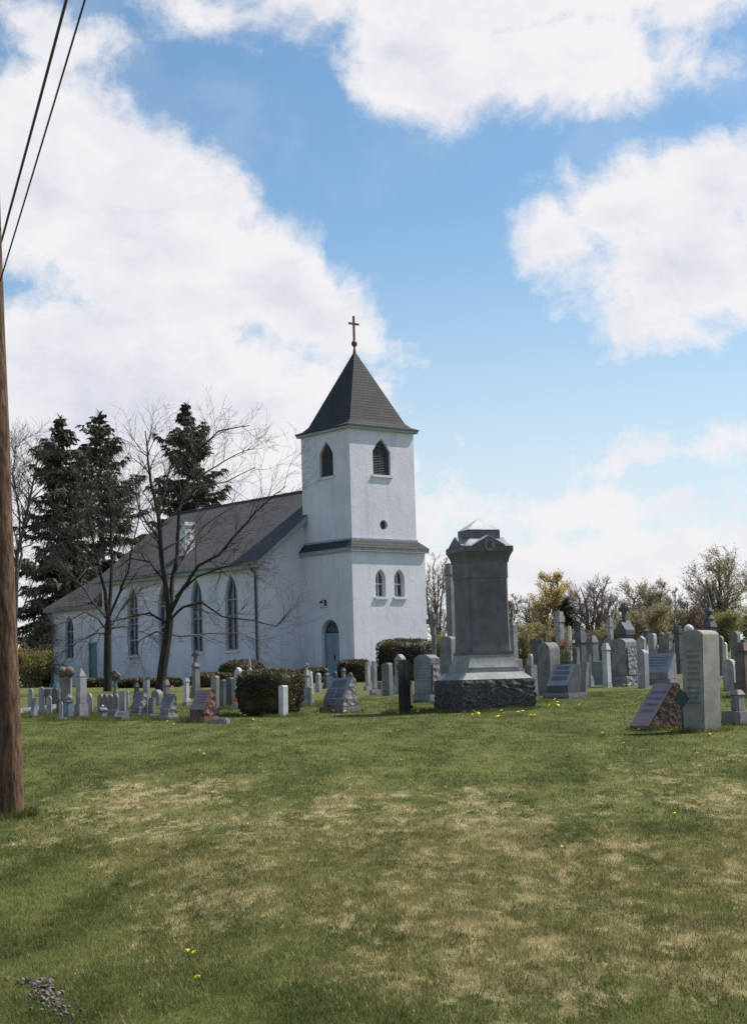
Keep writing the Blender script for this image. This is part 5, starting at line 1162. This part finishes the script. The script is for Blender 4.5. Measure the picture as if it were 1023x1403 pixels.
SH = [(596, 872, 915, 26, BRUSH, 'low green shrub between church and monument, under the bare grey tree'), (622, 884, 915, 22, BRUSH, 'low olive shrub right behind the left side of the big monument'), (715, 858, 912, 30, BRUSH, 'wide olive shrub close behind the right side of the big monument'), (742, 862, 912, 30, BRUSH, 'dense yellow-brown shrub under the left half of the yellow-green tree'),
      (772, 868, 910, 28, BRUSH, 'dull green shrub under the right half of the yellow-green tree'), (800, 872, 908, 26, REDDISH, 'rusty low shrub in front of the purple-brown tree'), (838, 858, 906, 26, BRUSH, 'olive shrub between the tall square column and the dark cross'), (872, 838, 904, 30, OLIVE, 'tall tan shrub right behind the dark stone cross'),
      (905, 832, 902, 30, OLIVE, 'brown-olive shrub behind the wide stone with two knobs'), (935, 842, 902, 34, BRUSH, 'green bank of shrub behind the dark flat-topped block'), (962, 828, 902, 28, REDDISH, 'dark rust-brown shrub around the stepped monument with a spire'), (995, 846, 900, 34, BRUSH, 'green shrub below the large olive-brown tree'), (1035, 846, 900, 34, BRUSH, 'green shrub beyond the right edge')]
for i, (px, tp, by, hw__, lm, lab) in enumerate(SH):
    CT('shrub', lab, 'shrub', 108 + (i * 7) % 11, px, tp, by, hw__, lm, 50 + i, 2600, .14, stems=6, trunk_r=.06, low=.02, group='shrubs along the far edge', depth=2, twig_minr=.016)
CT('shrub', 'dark green shrub at the foot of the spruces behind the utility pole', 'shrub', 90, 45, 898, 955, 34, BRUSH, 71, 2600, .14, stems=6, trunk_r=.06, low=.02, depth=2)
CT('shrub', 'small fresh green plant between the round-topped stone and the tall white column', 'shrub', 44, 773, 898, 925, 11, leaf('fresh_green', (.03, .09, .015), (.07, .17, .03)), 72, 900, .05, stems=5, trunk_r=.02, low=.02, depth=2, twig_minr=.006)
# low dark evergreen row far left behind the church, closes the horizon
CT('shrub', 'dark evergreen thicket below the left spruce beside the church corner', 'shrub', 98, 62, 862, 950, 40, SPRUCE, 73, 5200, .2, stems=7, trunk_r=.08, low=.02, depth=2)
CT('shrub', 'brownish roundish bush behind the large round-topped stone', 'shrub', 50, 772, 879, 930, 10, REDDISH, 74, 2200, .06, stems=6, trunk_r=.03, low=.02, depth=2, twig_minr=.006)

# ------------------------------------------------------------------ clipped hedges
def hedge(label, x0, x1, yt, yb, d=None, depth=None, n=5, rot=-15, leafs=9000, ls=.035, seed=1, taper=.06):
    rd = np.random.default_rng(seed); xc = (x0 + x1) / 2
    if d is None: d = ground_hit(xc, yb)
    r = ray(xc, yb); p = Vector((r.x * d, d, 0)); p.z = gz(p.x, p.y); H = EYE + ray(xc, yt).z * d - p.z; W = (x1 - x0) / F * d / 2; Dp = (depth or W)
    d_ = rd.normal(0, 1, (leafs, 3)); d_ *= np.array([1, 1, .9]); q = d_ / (np.sum(np.abs(d_) ** n, axis=1) ** (1 / n))[:, None]
    lump = 1 + .03 * np.sin(q[:, 0] * 7 + seed) * np.cos(q[:, 1] * 6) + .02 * np.sin(q[:, 2] * 9 + q[:, 0] * 5)
    tp = 1 - taper * np.maximum(0, -q[:, 2])
    C = np.stack([q[:, 0] * W * lump * tp, q[:, 1] * Dp * lump * tp, (q[:, 2] * lump * .5 + .5) * H], -1) + rd.normal(0, ls * .5, (leafs, 3))
    nrm = q / np.linalg.norm(q, axis=1)[:, None]; a = rd.normal(0, .8, (leafs, 3)) + nrm * .9; a /= np.linalg.norm(a, axis=1)[:, None]; b_ = np.cross(a, rd.normal(0, 1, (leafs, 3))); b_ /= np.linalg.norm(b_, axis=1)[:, None]
    s = ls * rd.uniform(.5, 1.2, (leafs, 1)); V = np.stack([C - a * s * .3 - b_ * s * .4, C - a * s * .3 + b_ * s * .4, C + a * s + b_ * s * .2, C + a * s - b_ * s * .2], 1).reshape(-1, 3); var = np.repeat(np.clip(rd.uniform(0, .14, leafs) + .85 * np.clip((q[:, 2] - .62) * 4, 0, 1) * rd.uniform(.5, 1, leafs), 0, 1), 4)  # brown top leaves; sunlit top and shaded sides also put into the leaf colour
    # inner core
    nu, nv = 24, 12; cv = []
    for j in range(nv + 1):
        ph = -PI / 2 + PI * j / nv
        for i in range(nu):
            t = 2 * PI * i / nu; v = np.array([math.cos(ph) * math.cos(t), math.cos(ph) * math.sin(t), math.sin(ph) + 1e-6]); v = v / (np.sum(np.abs(v) ** n) ** (1 / n)); cv.append((v[0] * W * .95, v[1] * Dp * .95, (v[2] * .48 + .48) * H))
    cf = [(j * nu + i, j * nu + (i + 1) % nu, (j + 1) * nu + (i + 1) % nu, (j + 1) * nu + i) for j in range(nv) for i in range(nu)]
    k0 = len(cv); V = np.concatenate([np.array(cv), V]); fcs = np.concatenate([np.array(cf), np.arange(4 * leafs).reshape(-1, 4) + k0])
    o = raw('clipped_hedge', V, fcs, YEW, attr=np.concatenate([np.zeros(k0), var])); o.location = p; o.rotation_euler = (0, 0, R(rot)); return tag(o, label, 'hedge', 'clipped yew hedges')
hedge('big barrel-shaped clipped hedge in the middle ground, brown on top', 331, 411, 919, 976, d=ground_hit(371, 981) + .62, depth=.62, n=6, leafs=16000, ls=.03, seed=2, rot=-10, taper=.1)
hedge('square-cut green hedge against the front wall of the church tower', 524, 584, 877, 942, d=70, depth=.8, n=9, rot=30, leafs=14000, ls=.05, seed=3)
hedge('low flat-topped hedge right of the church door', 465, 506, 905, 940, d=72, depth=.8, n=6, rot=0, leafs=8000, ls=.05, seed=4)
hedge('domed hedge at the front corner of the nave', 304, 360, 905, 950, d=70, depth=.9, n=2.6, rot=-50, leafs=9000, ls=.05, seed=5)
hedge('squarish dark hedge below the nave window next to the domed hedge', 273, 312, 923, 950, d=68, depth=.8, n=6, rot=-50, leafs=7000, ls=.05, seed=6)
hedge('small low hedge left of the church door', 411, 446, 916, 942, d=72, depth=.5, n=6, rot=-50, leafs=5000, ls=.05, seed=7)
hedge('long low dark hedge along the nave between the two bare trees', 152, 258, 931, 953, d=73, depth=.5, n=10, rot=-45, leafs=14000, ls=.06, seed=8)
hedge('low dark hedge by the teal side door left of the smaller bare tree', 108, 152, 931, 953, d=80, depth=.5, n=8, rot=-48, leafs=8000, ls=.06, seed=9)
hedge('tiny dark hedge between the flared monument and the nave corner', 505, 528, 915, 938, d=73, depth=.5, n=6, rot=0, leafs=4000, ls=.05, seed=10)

# ------------------------------------------------------------------ dandelions
def dandelion(px, py, label, s=1.0):
    d = ground_hit(px, py); r = ray(px, py); x, y = r.x * d, d; h = random.uniform(.05, .09); m = MB(); m.mi = 0
    m.lathe([(.0 + .004, -.0), (.018 * s, .004), (.024 * s, .012), (.012 * s, .018), (.003, .02)], 9, 0, 0)
    V = m.v; m.v = [(a * (1 + .25 * math.sin(5 * math.atan2(b, a))), b * (1 + .25 * math.sin(5 * math.atan2(b, a))), c + h) for a, b, c in V]
    m.mi = 1; m.tube([(0, 0, -.01), (.003, 0, h)], [.003, .003], 4)
    o = m.build('dandelion', [PETAL, GREENL]); o.location = (x, y, gz(x, y)); o.rotation_euler = (R(random.uniform(-25, 25)) - .35, R(random.uniform(-25, 25)), random.uniform(0, 6)); tag(o, label, 'dandelion', 'dandelions in the lawn')
ORD = ['leftmost', 'second from the left', 'third from the left', 'fourth from the left', 'fifth from the left', 'sixth from the left', 'seventh from the left', 'eighth from the left', 'ninth from the left', 'tenth from the left', 'eleventh from the left', 'rightmost']
def scat(n, x0, x1, y0, y1, label, s=1.3):
    xs_ = sorted(random.uniform(x0, x1) for _ in range(n))
    for i, x in enumerate(xs_): dandelion(x, random.uniform(y0, y1), '%s of the yellow dandelions %s' % (ORD[i] if i < n - 1 else 'rightmost', label), s)
scat(11, 630, 735, 978, 986, 'at the foot of the big monument', 1.5)
scat(5, 748, 800, 960, 972, 'before the dark slanted gravestone', 1.5)
scat(11, 840, 872, 938, 943, 'before the thick granite stone', 1.6)
scat(6, 865, 940, 990, 1010, 'before the pinkish slanted gravestone', 1.2)
scat(9, 432, 500, 972, 982, 'around the stone with name plates', 1.5)
scat(4, 545, 575, 975, 982, 'below the narrow black pillar', 1.5)
scat(5, 268, 345, 985, 996, 'near the red slanted gravestone', 1.2)
scat(4, 985, 1020, 945, 960, 'right of the tall marble slab', 1.3)
scat(7, 60, 480, 990, 1040, 'on the left half of the upper lawn', .8)
scat(8, 520, 1010, 990, 1050, 'on the right half of the upper lawn', .8)
scat(5, 30, 1000, 1080, 1200, 'across the middle of the lawn', .65)
for x, y, w_ in ((262, 1319, 'left of a close pair'), (272, 1318, 'right of a close pair'), (281, 1361, 'alone just below a close pair')): dandelion(x, y, 'yellow dandelion low in the foreground, ' + w_, .75)

# rubble and dry leaves at the lower left corner
m = MB(); rd = random.Random(5)
for i in range(170):
    px = rd.gauss(0, 14); py = 1345 + abs(rd.gauss(0, 34)); px += 48 + (py - 1345) * .75
    d = ground_hit(px, min(py, 1440)); r = ray(px, py); x, y = r.x * d, d; z = gz(x, y); s = rd.uniform(.005, .018) * (1.6 if rd.random() < .12 else 1)
    b = [Vector((rd.gauss(0, 1), rd.gauss(0, 1), rd.gauss(0, .6))).normalized() * s * rd.uniform(.7, 1.2) for _ in range(8)]
    m.mi = rd.choice((0, 1, 1, 1)); k0 = len(m.v)
    RM = Matrix.Rotation(rd.uniform(0, 6), 3, Vector((rd.gauss(0, 1), rd.gauss(0, 1), rd.gauss(0, 1))).normalized())
    sx_, sy_, sz_ = s * rd.uniform(.7, 1.3), s * rd.uniform(.5, 1), s * rd.uniform(.35, .8); bi = bmesh.new(); bmesh.ops.create_icosphere(bi, subdivisions=1, radius=1); bi.verts.index_update()
    vs = [Vector((x, y, z + .02)) + RM @ Vector((v.co.x * sx_ * rd.uniform(.7, 1.2), v.co.y * sy_ * rd.uniform(.7, 1.2), v.co.z * sz_ * rd.uniform(.7, 1.2))) for v in bi.verts]
    m.add(vs, [tuple(v.index for v in f.verts) for f in bi.faces]); bi.free()
o = m.build('rubble', [MAT['granite'], MAT['brown']]); tag(o, kind='stuff')

# ------------------------------------------------------------------ grass
blades(34000, 6.3, 15, 8, .014, .042, .0060, .035, 'grass')
blades(34000, 15, 42, 7, .018, .045, .011, .05, 'grass')
blades(1500, 6.3, 22, 14, .03, .065, .006, .025, 'grass_clumps')
# longer grass the mower missed round the pole and the nearest stones
def fringe(cx_, cy_, r0, r1, n):
    a = rng.uniform(0, 2 * PI, n); q = np.sqrt(rng.uniform(r0 ** 2, r1 ** 2, n)); return cx_ + q * np.cos(a), cy_ + q * np.sin(a)
fx, fy = [], []
for o_, r0, r1, n_ in [(pole, .13, .30, 1500), (mon, .75, 1.15, 5000)] + [(o_, .15, .5, 1100) for o_ in bpy.data.objects if o_.parent is None and o_.get('category') in ('gravestone', 'grave monument') and o_.location.y < 40]:
    a_, b_ = fringe(o_.location.x, o_.location.y, r0, r1, n_); fx.append(a_); fy.append(b_)
x = np.concatenate(fx); y = np.concatenate(fy); n = len(x); z = gz_np(x, y) - .01; h = rng.uniform(.03, .11, n); a = rng.uniform(0, 2 * PI, n); w = .011
dx, dy = np.cos(a) * w / 2, np.sin(a) * w / 2; lx, ly = rng.normal(0, .3, n) * h, rng.normal(0, .3, n) * h
V = np.zeros((n, 3, 3)); V[:, 0] = np.stack([x - dx, y - dy, z], -1); V[:, 1] = np.stack([x + dx, y + dy, z], -1); V[:, 2] = np.stack([x + lx, y + ly, z + h], -1)
tag(raw('grass_fringe', V.reshape(-1, 3), np.arange(3 * n).reshape(n, 3), BLADE, attr=np.repeat(rng.uniform(0, .7, n), 3)), kind='stuff')
